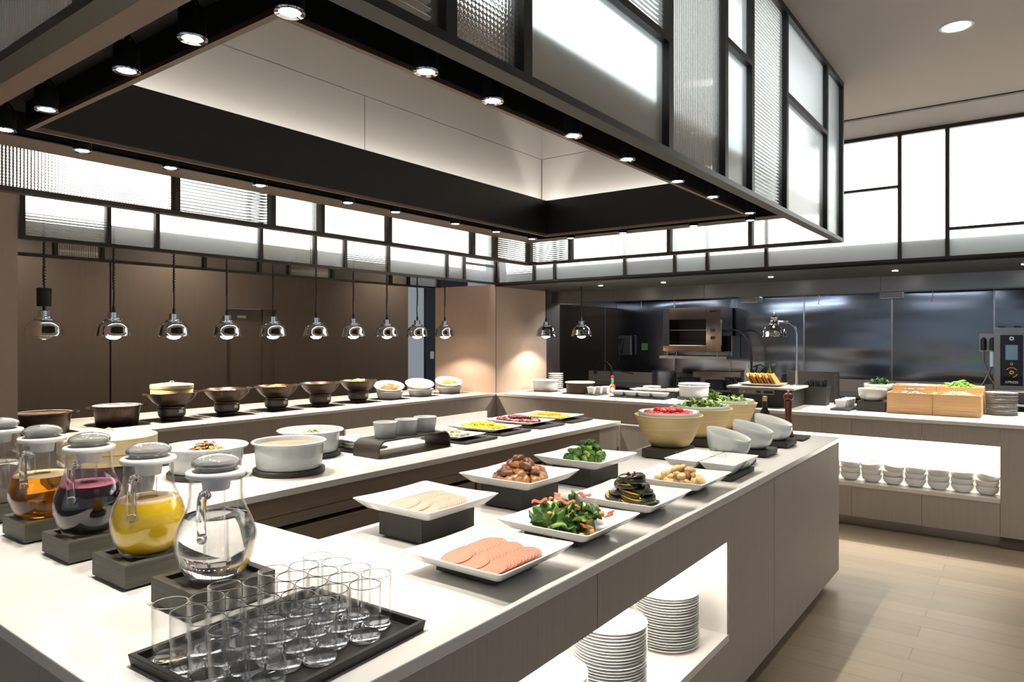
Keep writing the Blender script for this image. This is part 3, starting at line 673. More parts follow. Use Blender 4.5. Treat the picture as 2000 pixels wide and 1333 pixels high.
# tilted grey bowls: the low side of the rim faces the diners
def tilted(label, x, y, z, r, fill):
    t = thing('tilted_bowl', label, 'bowl', (x, y, z), 0, 'tilted dressing bowls'); bm = B(); n = 48; rings = []
    pr = [(.50, 0), (.62, .006), (.84, .026), (.95, .058), (.99, .09), (1.0, .115)]
    def skew(rr, zz): return [(rr * math.cos(2 * PI * i / n), rr * math.sin(2 * PI * i / n), zz + (zz / .115) ** 1.5 * .028 * rr * math.sin(2 * PI * i / n) / r) for i in range(n)]
    for a, b in pr: rings.append(skew(r * a, b))
    rings.append(skew(r * .985, .118)); rings.append(skew(r * .955, .115))
    for a, b in pr[::-1][1:]: rings.append(skew(r * a - .006, max(b, .010)))
    loft(bm, rings); finish('body', bm, 'porcelain_grey', t, smooth=True, angle=70)
    bm = B(); lathe(bm, [(r * .90, .070), (r * .925, .076), (r * .4, .077)], 40); finish('contents', bm, fill, t, smooth=True)  # flat disc paints the shading inside the bowl
    return t
mat('bowl_shade_olive', (186, 180, 150), .25); mat('bowl_shade_grey', (126, 122, 122), .25); mat('bowl_shade_peach', (200, 168, 146), .25)
for x, y, lb, rl, fl in ((3.47, 1.215, 'tilted grey white bowl next to the square topping bowls', 'black riser under the tilted bowl beside the topping bowls', 'bowl_shade_olive'), (3.835, 1.21, 'tilted grey white bowl in the middle of the three', 'black riser under the middle tilted bowl', 'bowl_shade_grey'), (4.225, 1.215, 'tilted grey white bowl beside the pepper mill', 'black riser under the tilted bowl by the pepper mill', 'bowl_shade_peach')):
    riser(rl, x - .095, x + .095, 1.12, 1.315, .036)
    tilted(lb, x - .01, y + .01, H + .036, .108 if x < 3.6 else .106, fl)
# pepper mill and its small block, oil bottle
riser('thin black block under the pepper mill', 4.47, 4.665, 1.125, 1.30, .016)
t = thing('pepper_mill', 'tall turned dark red wooden pepper mill', 'pepper mill', (4.53, 1.225, H + .016))
mat('mahogany', (88, 30, 20), .25, coat=.5, var=.25, vscale=(30, 30, 8)); 
bm = B(); lathe(bm, [(.030, 0), (.031, .01), (.028, .03), (.022, .07), (.019, .12), (.020, .17), (.025, .20), (.023, .212), (.026, .218), (.026, .224), (.022, .228)], 28); finish('body', bm, 'mahogany', t, smooth=True)
bm = B(); lathe(bm, [(.020, .229), (.028, .238), (.030, .252), (.026, .266), (.015, .273), (.008, .274)], 28); finish('head', bm, 'mahogany', t, smooth=True)
bm = B(); lathe(bm, [(.004, .272), (.004, .280), (.008, .285), (.008, .292), (0, .297)], 16); finish('knob', bm, 'chrome', t, smooth=True)
t = thing('oil_bottle', 'dark glass oil bottle with gold cap behind the tilted bowls', 'bottle', (4.63, 1.40, H))
bm = B(); lathe(bm, [(.030, 0), (.034, .004), (.034, .13), (.030, .15), (.016, .175), (.0135, .19), (.0135, .225)], 28); mat('dark_glass', (20, 16, 12), .05, coat=.6); finish('body', bm, 'dark_glass', t, smooth=True)
bm = B(); lathe(bm, [(.0145, .222), (.0145, .252), (.012, .254)], 20); mat('gold_cap', (190, 170, 96), .35, metal=.6); finish('cap', bm, 'gold_cap', t, smooth=True)
# bamboo bowls
def bamboo_bowl(label, x, y, z):
    t = thing('bamboo_bowl', label, 'bowl', (x, y, z), 0, 'bamboo salad bowls')
    bm = B(); lathe(bm, [(.095, 0), (.108, .004), (.128, .03), (.150, .08), (.170, .130), (.182, .165), (.1835, .168), (.180, .1685), (.160, .120), (.12, .03), (.09, .012)], 56); finish('outer_bowl', bm, 'bamboo', t, smooth=True, angle=60)
    bm = B(); lathe(bm, [(.158, .150), (.163, .170), (.165, .182), (.163, .186), (.157, .184), (.150, .165), (.142, .150)], 56, cap0=False); finish('liner_bowl', bm, 'porcelain_grey', t, smooth=True, angle=60)
    return t
BB = [(3.555, 1.59, 'bamboo bowl of cherry tomatoes'), (4.005, 1.585, 'bamboo bowl of mixed salad sprouts in the middle'), (4.46, 1.585, 'bamboo bowl of curly lettuce farthest from the broccoli')]
for i, (x, y, lb) in enumerate(BB):
    riser('black riser under the %s' % lb, x - .125 if i else 3.37, x + .125 if i else 3.63, 1.475, 1.66 if i == 0 else 1.68, .05)
    bamboo_bowl(lb, x, y, H + .05)

# --- middle arm: pots
def pot(label, x, y, r, h, fill, m='porcelain_grey', base=True, bl=None, lip=.014, lvl=.03):
    if base:
        bm = B(); lathe(bm, [(r * .97, 0), (r * 1.0, .003), (r * 1.0, .022), (r * .98, .025)], 48); one('round_stand', bm, 'black_riser', bl, 'stand', (x, y, H), smooth=True)
    t = thing('serving_pot', label, 'pot', (x, y, H + (.025 if base else 0)))
    round_pot(t, r, h, m, lip=lip)
    if fill: disc(t, r * .925, h - lvl, fill, 'contents')
    return t
pot('white round pot of noodles next to the carafes', 1.734, 3.06, .168, .118, 'porcelain', bl='black round stand under the noodle pot by the carafes')
pot('white round pot of beige soup, the closest pot on the middle arm', 2.012, 2.821, .164, .128, 'soup', bl='black round stand under the closest soup pot', lip=.006, lvl=.022)
pot('wide rimmed white pot with herb topped noodles behind the soup pot', 2.367, 3.13, .160, .118, 'porcelain', bl='black round stand under the wide rimmed pot')
heap('noodles', 'fried noodles with dark mushroom strips in the pot by the carafes', 'noodles', 1.734, 3.06, H + .11, .06, .045, ['noodle', 'noodle', 'mushroom_dark'], 70, seed=3, L=.06, th=.003)
heap('noodles', 'small heap of pale noodles with green herbs in the wide rimmed pot', 'noodles', 2.367, 3.13, H + .112, .05, .03, ['noodle_pale', 'herb', 'noodle_pale'], 55, seed=5)
# large steamer on a dark pot by the carafes
t = thing('steam_pot', 'large dark pot with loop handles under the bamboo steamer', 'pot', (1.227, 2.869, H))
bm = B(); lathe(bm, [(.135, .02), (.150, .024), (.158, .06), (.162, .150), (.168, .155), (.166, .160), (.155, .158), (.15, .03)], 48); finish('body', bm, 'burner_dark', t, smooth=True)
for s in (-1, 1):
    bm = B(); tube(bm, [(s * .16 * .8 + .16 * .6 * 0, -s * 0, .14)] + [(s * (.16 + .05 * math.sin(a)), .045 * math.cos(a), .145) for a in [PI * k / 8 for k in range(9)]], .006, 8); finish('handle', bm, 'wok_bronze', t, smooth=True)
bm = B(); lathe(bm, [(.16, 0), (.165, .003), (.165, .02), (.15, .022)], 40); one('round_stand', bm, 'black_glass', 'black round hob stand under the big steamer pot', 'stand', (1.227, 2.869, H), smooth=True)
def steamer(label, x, y, z, r, tiers, lidh, name='bamboo_steamer'):
    t = thing(name, label, 'steamer', (x, y, z)); zz = 0
    for k in range(tiers):
        bm = B(); lathe(bm, [(r - .004, zz), (r, zz + .002), (r, zz + .040), (r - .003, zz + .043), (r - .008, zz + .043), (r - .008, zz + .004)], 52); finish('tier', bm, 'bamboo_steamer', t, smooth=True, angle=50); zz += .044
    bm = B(); lathe(bm, [(r + .002, zz), (r + .004, zz + .002), (r + .004, zz + lidh), (r, zz + lidh + .003), (r - .006, zz + lidh + .002), (r - .008, zz + lidh - .006), (r - .008, zz + .003)], 52, cap1=False); finish('lid_band', bm, 'bamboo_steamer', t, smooth=True, angle=50)
    bm = B(); lathe(bm, [(r - .007, zz + lidh - .008), (r * .9, zz + lidh - .001), (r * .6, zz + lidh + .010), (r * .25, zz + lidh + .015), (0, zz + lidh + .016)], 52, cap0=False); finish('woven_top', bm, 'bamboo_weave', t, smooth=True)
    bm = B(); tube(bm, [(-.018, 0, zz + lidh + .013), (-.012, 0, zz + lidh + .024), (0, 0, zz + lidh + .028), (.012, 0, zz + lidh + .024), (.018, 0, zz + lidh + .013)], .003, 8); finish('loop_handle', bm, 'bamboo_steamer', t, smooth=True)
    return t
steamer('large lidded bamboo steamer behind the row of carafes', 1.227, 2.869, H + .159, .166, 1, .055)
# bridge stand with three ramekins
t = None
bm = B(); xa, xb_, yy0, yy1, zt_, th, rr = 2.497, 3.058, 2.735, 2.935, .092, .008, .055
def arch(o):
    pts = [(xa + o, 0.0)] + [(xa + rr - (rr - o) * math.cos(R(a)), zt_ - rr + (rr - o) * math.sin(R(a))) for a in range(0, 91, 10)] + [(xb_ - rr + (rr - o) * math.sin(R(a)), zt_ - rr + (rr - o) * math.cos(R(a))) for a in range(0, 91, 10)] + [(xb_ - o, 0.0)]
    return pts
pi_, po_ = arch(th), arch(0)
rings = []
for (a, b), (c, d) in zip(po_, pi_): rings.append([(a - 2.78, yy0 - 2.835, b), (a - 2.78, yy1 - 2.835, b), (c - 2.78, yy1 - 2.835, d), (c - 2.78, yy0 - 2.835, d)])
loft(bm, rings); one('bridge_stand', bm, 'bridge_wood', 'bent dark wood bridge stand carrying three ramekins', 'stand', (2.78, 2.835, H), smooth=True, angle=30)
one('bridge_shadow_sheet', box(B(), -.26, .26, -.12, .12, 0, .002), 'steel_brown', 'thin brown sheet painted as the shadow below the bridge stand', 'plate', (2.79, 2.83, H))  # steel-toned sheet carries the bridge's shadow on the white counter
for x, s in ((2.640, 'closest to the soup pot'), (2.80, 'in the middle'), (2.952, 'closest to the fruit plates')):
    t = thing('ramekin', 'white ramekin on the bridge stand, ' + s, 'ramekin', (x, 2.838, H + zt_), 0, 'ramekins on the bridge stand')
    bm = B(); lathe(bm, [(.056, 0), (.058, .003), (.066, .078), (.0675, .084), (.064, .085), (.061, .078), (.054, .010)], 40); finish('cup', bm, 'porcelain_grey', t, smooth=True, angle=60); disc(t, .060, .066, 'cream', 'contents')
# stacked small oblong dishes on a black tray
bm = B(); box(bm, -.12, .12, -.13, .13, .003, .014); one('low_tray', bm, 'black_riser', 'low black tray under the stacked white oblong dishes', 'tray', (2.66, 3.10, H), bev=.001)
for ix in (0, 1):
    for iy in (0, 1):
        for k in range(3):
            square_plate('small white oblong dish, %s of its stack, %s, %s' % (['lowest', 'second', 'topmost'][k], ['pot side', 'bridge side'][ix], ['back row', 'front row'][1 - iy] if 0 else ['front row', 'back row'][iy]), 2.605 + ix * .11, 3.04 + iy * .12, H + .014 + k * .016, .052, .020, .056, 'dish', 'oblong_dish', 'stacked oblong dishes', pinch=0, lift=0, base=.7)
# fruit plates
FR = [(3.265, 3.17, 2.965, .125, .235, 'pale sprouts', 'bean_sprouts'), (3.675, 3.62, 2.99, .150, .225, 'pineapple', ''), (4.10, 4.05, 3.0, .150, .225, 'grape', ''), (4.50, 4.46, 3.0, .155, .225, 'mango', '')]
for x, xb2, y, sx, sy, nm, _ in FR:
    riser('flat dark board under the %s plate' % nm, x - .13, x + .185, 2.72 if x > 3.3 else 2.69, 3.05, .016, 'bridge_wood', 'serving_board', foot=.003)
    square_plate('white oblong plate of %s' % {'pale sprouts': 'small pale rolls beside the bridge stand', 'pineapple': 'yellow pineapple pieces', 'grape': 'red grapes', 'mango': 'orange yellow mango pieces at the far end'}[nm], x, y, H + .016, sx, .024, sy, group='oblong fruit plates', pinch=.002)
# ---------------------------------------------------------------- food
mat('salami', (204, 142, 118), .4, var=.16, vscale=(220, 220, 60), detail=6); mat('ham', (206, 164, 146), .4, var=.14, vscale=(35, 35, 20), detail=2); mat('ham_edge', (196, 134, 96), .4); mat('salami_edge', (186, 112, 84), .4)
mat('beef', (150, 104, 58), .3, var=.45, vscale=(50, 50, 50), coat=.5, detail=5, bump=.002); mat('beef_dark', (112, 68, 40), .28, var=.4, vscale=(40, 40, 40), coat=.5, bump=.002); mat('sauce', (120, 34, 14), .12, coat=.6)
mat('broccoli', (52, 98, 28), .55, var=.4, vscale=(80, 80, 80), bump=.004, bscale=(220, 220, 220)); mat('broccoli_dark', (28, 74, 22), .55, var=.4, vscale=(80, 80, 80), bump=.004, bscale=(220, 220, 220)); mat('broccoli_light', (128, 156, 58), .5, var=.2, vscale=(60, 60, 60), bump=.003, bscale=(160, 160, 160))
mat('potato', (222, 186, 128), .45, var=.22, vscale=(60, 60, 60), detail=6, bump=.0012); mat('potato_skin', (150, 112, 78), .55, var=.35, vscale=(90, 90, 90), bump=.0015)
mat('squash_rind', (34, 44, 18), .3, var=.4, vscale=(50, 50, 50), coat=.4); mat('squash_flesh', (226, 168, 20), .35, var=.2, vscale=(50, 50, 50), coat=.3); mat('squash_dark', (36, 24, 14), .25, var=.5, vscale=(60, 60, 60), coat=.6)
mat('pomegranate', (150, 14, 24), .1, coat=.6); mat('nut', (238, 214, 160), .5)
mat('leaf_green', (72, 108, 38), .5, var=.35, vscale=(50, 50, 50), bump=.002, bscale=(120, 120, 120)); mat('leaf_light', (146, 172, 84), .45, var=.18, vscale=(40, 40, 40)); mat('leaf_dark', (36, 74, 30), .5, var=.3, vscale=(50, 50, 50)); mat('parmesan', (190, 202, 150), .6, var=.25, vscale=(300, 300, 300), detail=2)
mat('crouton', (214, 156, 80), .65, var=.15, vscale=(80, 80, 80), bump=.002); mat('bacon', (190, 96, 66), .35, var=.3, vscale=(20, 120, 20), coat=.3)
mat('tomato', (186, 26, 8), .12, coat=.7); mat('tomato_stem', (60, 110, 40), .5)
mat('pineapple', (250, 214, 40), .35, var=.1, vscale=(60, 60, 60), bump=.002, coat=.3); mat('mango', (248, 184, 20), .3, coat=.4, var=.1, vscale=(50, 50, 50))
mat('grape_a', (120, 28, 44), .15, coat=.6, var=.3, vscale=(30, 30, 30)); mat('grape_b', (186, 84, 50), .15, coat=.6, var=.2, vscale=(30, 30, 30)); mat('grape_c', (70, 22, 40), .15, coat=.6)
mat('rolls', (214, 208, 176), .5, var=.2, vscale=(80, 80, 80))
def layered(rng, n, rx, ry, d, layers, z0=0, dz=None, jit=.25, cx=0, cy=0):
    """positions of n pieces of size d heaped in layers"""
    pts = []; dz = dz or d * .62
    for L in range(layers):
        k = 1 - L / (layers + .15); ax, ay = rx * k, ry * k; j = 0; y = -ay
        while y <= ay + 1e-6:
            x = -ax + (d / 2 if j % 2 else 0)
            while x <= ax + 1e-6:
                if (x / max(ax, 1e-4)) ** 2 + (y / max(ay, 1e-4)) ** 2 <= 1.08: pts.append((cx + x + rng.uniform(-jit, jit) * d, cy + y + rng.uniform(-jit, jit) * d, z0 + L * dz))
                x += d
            y += d * .87; j += 1
    return pts[:n] if n else pts
def copies(protos, pts, name, label, cat, group, rng, tilt=.5, scale=(.85, 1.15), labels=None):
    first = {}
    for i, p in enumerate(pts):
        k = rng.randrange(len(protos)); src = protos[k]
        if k not in first: o = src; first[k] = 1
        else: o = src.copy(); COL.objects.link(o)
        o.location = p; o.rotation_euler = (rng.uniform(-tilt, tilt), rng.uniform(-tilt, tilt), rng.uniform(0, 6.28)); s = rng.uniform(*scale); o.scale = (s, s, s)
        tag(o, labels[i] if labels else label, cat, group)
    for k, src in enumerate(protos):
        if k not in first: bpy.data.objects.remove(src)
# salami: three overlapping rows; the front disc lies on top
rng = random.Random(11)
def slice_proto(name, r, m, th=.0016, wob=.03):
    bm = B(); n = 36
    def rg(k, z): return [(r * k * (1 + wob * math.sin(3 * a + 1)) * math.cos(a), r * k * (1 + wob * math.cos(2 * a)) * math.sin(a), z) for a in [2 * PI * i / n for i in range(n)]]
    loft(bm, [rg(.985, 0), rg(1, th * .5), rg(.985, th), rg(.955, th)])
    for f in bm.faces:
        if len(f.verts) == 4: f.material_index = 1
    return finish(name, bm, [m, m + '_edge'], smooth=True, angle=40)
ps = slice_proto('salami_slice', .044, 'salami')
rown = ['counter edge row', 'middle row', 'inner row']
i0 = True
for r_ in range(3):
    n = 11
    for k in range(n):
        o = ps if i0 else ps.copy()
        if not i0: COL.objects.link(o)
        i0 = False
        x = 1.415 + k * .0155 + (r_ * .003); y = 1.125 + r_ * .062 + rng.uniform(-.002, .002)
        o.location = (x, y, ZP + .0125 + .0022 * r_ + .0012 * (k % 2)); o.rotation_euler = (rng.uniform(-.03, .03), .13, rng.uniform(0, 6.28) * 0 + rng.uniform(-.2, .2))
        o.rotation_euler = (rng.uniform(-.03, .03), -.16 if k < n - 1 else -.08, 0); o.location.z = ZP + .0155 + .0022 * r_
        tag(o, 'round pink salami slice, %s, %s' % (rown[r_], 'nearest the tumblers' if k == 0 else ('nearest the caesar salad' if k == n - 1 else '%s from the tumbler end' % ORD[k])), 'salami slice', 'salami slices on the front plate')
ph = slice_proto('ham_slice', .052, 'ham', .002, .06); i0 = True; ZH = H + .08
for r_ in range(3):
    n = 12
    for k in range(n):
        o = ph if i0 else ph.copy()
        if not i0: COL.objects.link(o)
        i0 = False
        o.location = (1.590 + k * .0115, 1.530 + r_ * .046, ZH + .017 + .003 * r_); o.rotation_euler = (rng.uniform(-.03, .03), -.16 + rng.uniform(-.02, .02), 0)
        tag(o, 'pale ham slice, %s, %s' % (['row facing the salami', 'middle row', 'row facing the pots'][r_], 'tumbler end' if k == 0 else ('braised meat end' if k == n - 1 else '%s from the tumbler end' % ORD[k])), 'ham slice', 'ham slices on the raised plate')
# braised meat
def blob_proto(name, s, m, amp, f, seed, sub=3):
    bm = B(); blob(bm, (0, 0, 0), s, sub, amp, f, seed); return finish(name, bm, m, smooth=True, angle=180)
rng = random.Random(5)
bm = B(); n = 40; loft(bm, [[(.112 * k * (1 + .12 * math.sin(3 * a) + .07 * math.cos(5 * a)) * math.cos(a), .10 * k * (1 + .1 * math.cos(2 * a)) * math.sin(a), z) for a in [2 * PI * i / n for i in range(n)]] for k, z in ((1, 0), (.98, .003), (.5, .004))])
one('sauce_puddle', bm, 'sauce', 'dark red sauce pooled under the braised meat', 'sauce', (2.165, 1.575, ZH + .0085), smooth=True)
def chunk(name, s, m, seed, n=22):
    rg = random.Random(seed); bm = B()
    for k in range(n):
        v = Vector((rg.uniform(-1, 1), rg.uniform(-1, 1), rg.uniform(-1, 1))); v = v / max(abs(v.x), abs(v.y), abs(v.z)) * rg.uniform(.75, 1); bm.verts.new((v.x * s[0], v.y * s[1], v.z * s[2]))
    r_ = bmesh.ops.convex_hull(bm, input=bm.verts[:]); bmesh.ops.delete(bm, geom=[g for g in r_['geom_interior'] if isinstance(g, bmesh.types.BMVert)], context='VERTS')
    bmesh.ops.subdivide_edges(bm, edges=bm.edges[:], cuts=1, use_grid_fill=True, smooth=.6); o = finish(name, bm, m, smooth=True, angle=70); return o
pr = [chunk('meat_chunk', (.024, .018, .015), 'beef', 1), chunk('meat_chunk', (.020, .019, .015), 'beef_dark', 2), chunk('meat_chunk', (.029, .017, .014), 'beef', 3), chunk('meat_chunk', (.02, .015, .016), 'beef', 4)]
copies(pr, layered(rng, 0, .098, .088, .038, 4, ZH + .022, .024, cx=2.165, cy=1.58), 'meat_chunk', 'glazed brown chunk of braised meat heaped on its raised plate', 'meat chunk', 'chunks of braised meat', rng)
# broccoli
def floret(m, seed):
    rg = random.Random(seed); bm = B()
    for k in range(11):
        a = k * 2.4; q = .013 * math.sqrt(k / 11.); blob(bm, (q * math.cos(a), q * math.sin(a), .012 - q * q * 30), (.0085, .0085, .0075), 2, .3, 3, seed + k)
    tube(bm, [(0, 0, -.016), (0, 0, -.004), (0, 0, .006)], [.006, .007, .012], 8, mi=1)
    return finish('broccoli_floret', bm, [m, 'broccoli_light'], smooth=True, angle=180)
pts = layered(rng, 0, .100, .082, .033, 4, ZH + .026, .020, cx=2.665, cy=1.58)
copies([floret('broccoli', 1), floret('broccoli_dark', 2), floret('broccoli_light', 3), floret('broccoli', 4)], pts, 'x', 'green broccoli floret heaped on its raised plate', 'broccoli', 'broccoli florets', rng, tilt=.9)
pn = blob_proto('pecan', (.011, .006, .005), 'potato_skin', .4, 2.5, 7, 2)
copies([pn], [(2.60, 1.535, ZH + .050), (2.67, 1.60, ZH + .082)], 'x', 'brown nut half lying on the broccoli', 'nut', 'nuts on the broccoli', rng)
# potatoes
rng = random.Random(9)
pr = [blob_proto('roast_potato', (.022, .017, .014), 'potato', .25, 1.5, 1), blob_proto('roast_potato', (.018, .017, .015), 'potato', .3, 1.7, 4), blob_proto('roast_potato', (.02, .016, .014), 'potato_skin', .3, 1.7, 8), blob_proto('roast_potato', (.024, .016, .014), 'potato', .25, 1.4, 6)]
copies(pr, layered(rng, 0, .104, .088, .037, 3, ZP + .020, .021, cx=2.765, cy=1.185), 'x', 'small roasted potato heaped on its square plate', 'potato', 'roasted potatoes', rng, tilt=.7)
# squash tower
def crescent(seed, dark):
    n = 16; ri, ro, hh = .016, .047, .0085; rings = []
    for i in range(n + 1):
        a = R(-105 + 210 * i / n); e = math.sin(PI * i / n) ** .35 if 0 < i < n else .15; c, s = math.cos(a), math.sin(a)
        rings.append([((ri + .003 * (1 - e)) * c, ri * s, -hh * e), ((ro - .003) * c, (ro - .003) * s, -hh * e), (ro * c * (1 - .02 * (1 - e)), ro * s, -hh * .5 * e), (ro * c, ro * s, hh * .5 * e), ((ro - .003) * c, (ro - .003) * s, hh * e), (ri * c, ri * s, hh * e)])
    bm = B(); loft(bm, rings)
    for f in bm.faces:
        cc = f.calc_center_median(); f.material_index = 1 if math.hypot(cc.x, cc.y) > .043 else 0
    return finish('squash_slice', bm, ['squash_dark' if dark else 'squash_flesh', 'squash_rind'], smooth=True, angle=50)
rng = random.Random(21); pr = [crescent(1, True), crescent(2, False), crescent(3, True)]; first = {}
SX, SY = 2.325, 1.185; k = 0; tiers = [(7, .066, .014), (6, .054, .032), (5, .042, .050), (4, .030, .068), (3, .018, .086), (2, .008, .100)]
tn = ['base tier', 'second tier', 'third tier', 'fourth tier', 'fifth tier', 'top tier']
for ti, (n, rr_, zz) in enumerate(tiers):
    for j in range(n):
        a = 2 * PI * j / n + ti * .5; kk = (1 if (ti < 3 and (j + ti) % 2 == 0) or (ti == 3 and j == 1) else (0 if j % 2 else 2)); src = pr[kk]
        o = src if kk not in first else src.copy()
        if kk in first: COL.objects.link(o)
        first[kk] = 1
        o.location = (SX + rr_ * math.cos(a) * .9, SY + rr_ * math.sin(a) * .9, ZP + zz + rng.uniform(-.002, .003)); o.rotation_euler = (rng.uniform(-.3, .3), rng.uniform(-.3, .3), a + rng.uniform(-.4, .4)); o.scale = (.92,) * 3
        tag(o, 'glazed dark green squash crescent in the %s of the squash tower' % tn[ti], 'squash slice', 'squash slices of the tower, ' + tn[ti])
pm = blob_proto('pomegranate_seed', (.0042, .0036, .0036), 'pomegranate', .15, 2, 1, 2); nt_ = blob_proto('pine_nut', (.0055, .0035, .003), 'nut', .2, 2, 2, 2)
P1 = []; P2 = []
for i in range(34):
    a = rng.uniform(0, 6.28); q = rng.uniform(.01, .085); zz = .012 + max(0, .112 * (1 - q / .088)) ; p = (SX + q * math.cos(a), SY + q * math.sin(a) * .95, ZP + zz + .006)
    (P1 if i % 2 else P2).append(p)
copies([pm], P1, 'x', 'red pomegranate seed scattered over the squash tower', 'pomegranate seed', 'pomegranate seeds', rng); copies([nt_], P2, 'x', 'pale nut scattered over the squash tower', 'nut', 'nuts on the squash tower', rng)
# caesar salad
def leaf(seed, L, W_, mats, curl=1.0):
    rg = random.Random(seed); bm = B(); nu, nv = 16, 10; V = []
    for i in range(nu + 1):
        u = i / nu; wdt = W_ * (math.sin(PI * min(1, u * .92 + .06)) ** .55); row = []
        for j in range(nv + 1):
            v = j / nv * 2 - 1; ruf = .010 * abs(v) ** 2 * math.sin(u * 16 + seed + (2 if v > 0 else 0)); q = noise.noise(Vector((u * 3, v * 2, seed))) * .008
            row.append(bm.verts.new(((u - .5) * L, v * wdt * (1 + .08 * math.sin(u * 30 + v * 4)), curl * (.020 * v * v - .030 * (u - .5) ** 2 * 4) + ruf + q)))
        V.append(row)
    for i in range(nu):
        for j in range(nv):
            f = bm.faces.new((V[i][j], V[i + 1][j], V[i + 1][j + 1], V[i][j + 1])); f.material_index = 1 if j in (4, 5) and i < nu * .8 else 0
    o = finish('lettuce_leaf', bm, mats, smooth=True, angle=180)
    s = o.modifiers.new('thick', 'SOLIDIFY'); s.thickness = .0012; return o
rng = random.Random(31)
pr = [leaf(1, .10, .040, ['leaf_green', 'leaf_light']), leaf(2, .085, .034, ['leaf_dark', 'leaf_light'], -1), leaf(3, .095, .036, ['parmesan', 'leaf_light'], -1.1), leaf(4, .08, .030, ['leaf_light', 'leaf_light']), leaf(5, .09, .038, ['leaf_green', 'leaf_light'], 1.2)]
pts = [(x, y, z + rng.uniform(0, .008)) for x, y, z in layered(rng, 0, .105, .082, .042, 3, ZP + .034, .018, cx=1.895, cy=1.20)]
copies(pr, pts, 'x', 'green romaine leaf in the caesar salad heap', 'lettuce leaf', 'romaine leaves of the caesar salad', rng, tilt=.75, scale=(.75, 1.0))
bm = B(); box(bm, -.0075, .0075, -.0075, .0075, -.0065, .0065); cr = finish('crouton', bm, 'crouton', bev=.0025)
cl = [(1.80, 1.105, .018), (1.84, 1.075, .016), (1.80, 1.07, .015) , (1.795, 1.16, .050), (1.83, 1.22, .096), (1.775, 1.21, .03), (1.91, 1.14, .075)]
cl = [(1.845, 1.075, .020), (1.80, 1.085, .018), (1.765, 1.19, .020), (1.80, 1.20, .066), (1.90, 1.26, .085), (1.95, 1.10, .05), (1.87, 1.14, .080)]
copies([cr], [(x, y, ZP + z) for x, y, z in cl], 'x', 'golden crouton cube on the caesar salad', 'crouton', 'croutons', rng, tilt=.4)
def bacon():
    bm = B(); pts = []
    rings = []
    for i in range(9):
        u = i / 8; z = .004 * math.sin(u * 9); rings.append([((u - .5) * .05, -.009, z), ((u - .5) * .05, .009, z + .003), ((u - .5) * .05, .009, z + .0055), ((u - .5) * .05, -.009, z + .0025)])
    loft(bm, rings); return finish('bacon_strip', bm, 'bacon', smooth=True, angle=60)
copies([bacon()], [(x, y, ZP + z) for x, y, z in ((1.82, 1.25, .092), (1.875, 1.22, .100), (1.965, 1.175, .096), (1.985, 1.09, .040), (1.83, 1.085, .036), (1.85, 1.17, .095))], 'x', 'crisp bacon strip on the caesar salad', 'bacon', 'bacon strips', rng, tilt=.4)
# cherry tomatoes
rng = random.Random(41)
def tomato():
    bm = B(); blob(bm, (0, 0, 0), (.017, .017, .0155), 3, .03, 1.5, 1); o = finish('cherry_tomato', bm, 'tomato', smooth=True, angle=180); return o
x, y, _l = BB[0]
bm = B(); lathe(bm, [(.1, 0), (.13, .002), (.05, .012)], 32)
copies([tomato()], layered(rng, 0, .122, .122, .035, 2, H + .05 + .172, .017, cx=x, cy=y, jit=.12), 'x', 'shiny red cherry tomato in the bamboo bowl', 'tomato', 'cherry tomatoes in the bamboo bowl', rng, scale=(.92, 1.1))
bm.free()
def leafy(name, label, cx, cy, z, r, h, mats, n, seed, L=.035, W_=.010):
    rg = random.Random(seed); bm = B()
    for k in range(n):
        a = rg.uniform(0, 6.28); q = r * math.sqrt(rg.random()); mt = Matrix.Rotation(rg.uniform(0, 6.28), 3, 'Z') @ Matrix.Rotation(rg.uniform(-1.2, .2), 3, 'Y') @ Matrix.Rotation(rg.uniform(-.6, .6), 3, 'X')
        c = Vector((q * math.cos(a), q * math.sin(a), h * (1 - (q / r) ** 2) * rg.uniform(.3, 1) + .002)); l = L * rg.uniform(.6, 1.3); w_ = W_ * rg.uniform(.6, 1.3); mi = rg.randrange(len(mats))
        prof = [(0, .15), (.25, .8), (.5, 1), (.75, .7), (1, .05)]; P_ = []
        for u, ww in prof:
            for s in (-1, 0, 1): P_.append(bm.verts.new(c + mt @ Vector((u * l, s * ww * w_, .25 * l * (u - u * u) * 2 + (abs(s) * .002)))))
        for i in range(4):
            for j in range(2): bm.faces.new((P_[i * 3 + j], P_[(i + 1) * 3 + j], P_[(i + 1) * 3 + j + 1], P_[i * 3 + j + 1])).material_index = mi
    o = finish(name, bm, mats, loc=(cx, cy, z), smooth=True, angle=180); s = o.modifiers.new('thick', 'SOLIDIFY'); s.thickness = .0008
    return tag(o, label, name.replace('_', ' '), None, 'stuff')
leafy('salad_sprouts', 'mixed green salad sprouts filling the middle bamboo bowl', BB[1][0], BB[1][1], H + .05 + .150, .14, .05, ['leaf_green', 'leaf_dark', 'leaf_light', 'leaf_light'], 420, 3)
leafy('curly_lettuce', 'pale curly lettuce in the farthest bamboo bowl', BB[2][0], BB[2][1], H + .05 + .150, .14, .035, ['leaf_light', 'parmesan', 'leaf_light', 'leaf_green'], 330, 4, .04, .012)
leafy('frisee_tuft', 'upright green tuft at the rim of the far bamboo bowl', 4.40, 1.66, H + .05 + .175, .03, .05, ['leaf_green', 'leaf_light'], 90, 6, .04, .006)
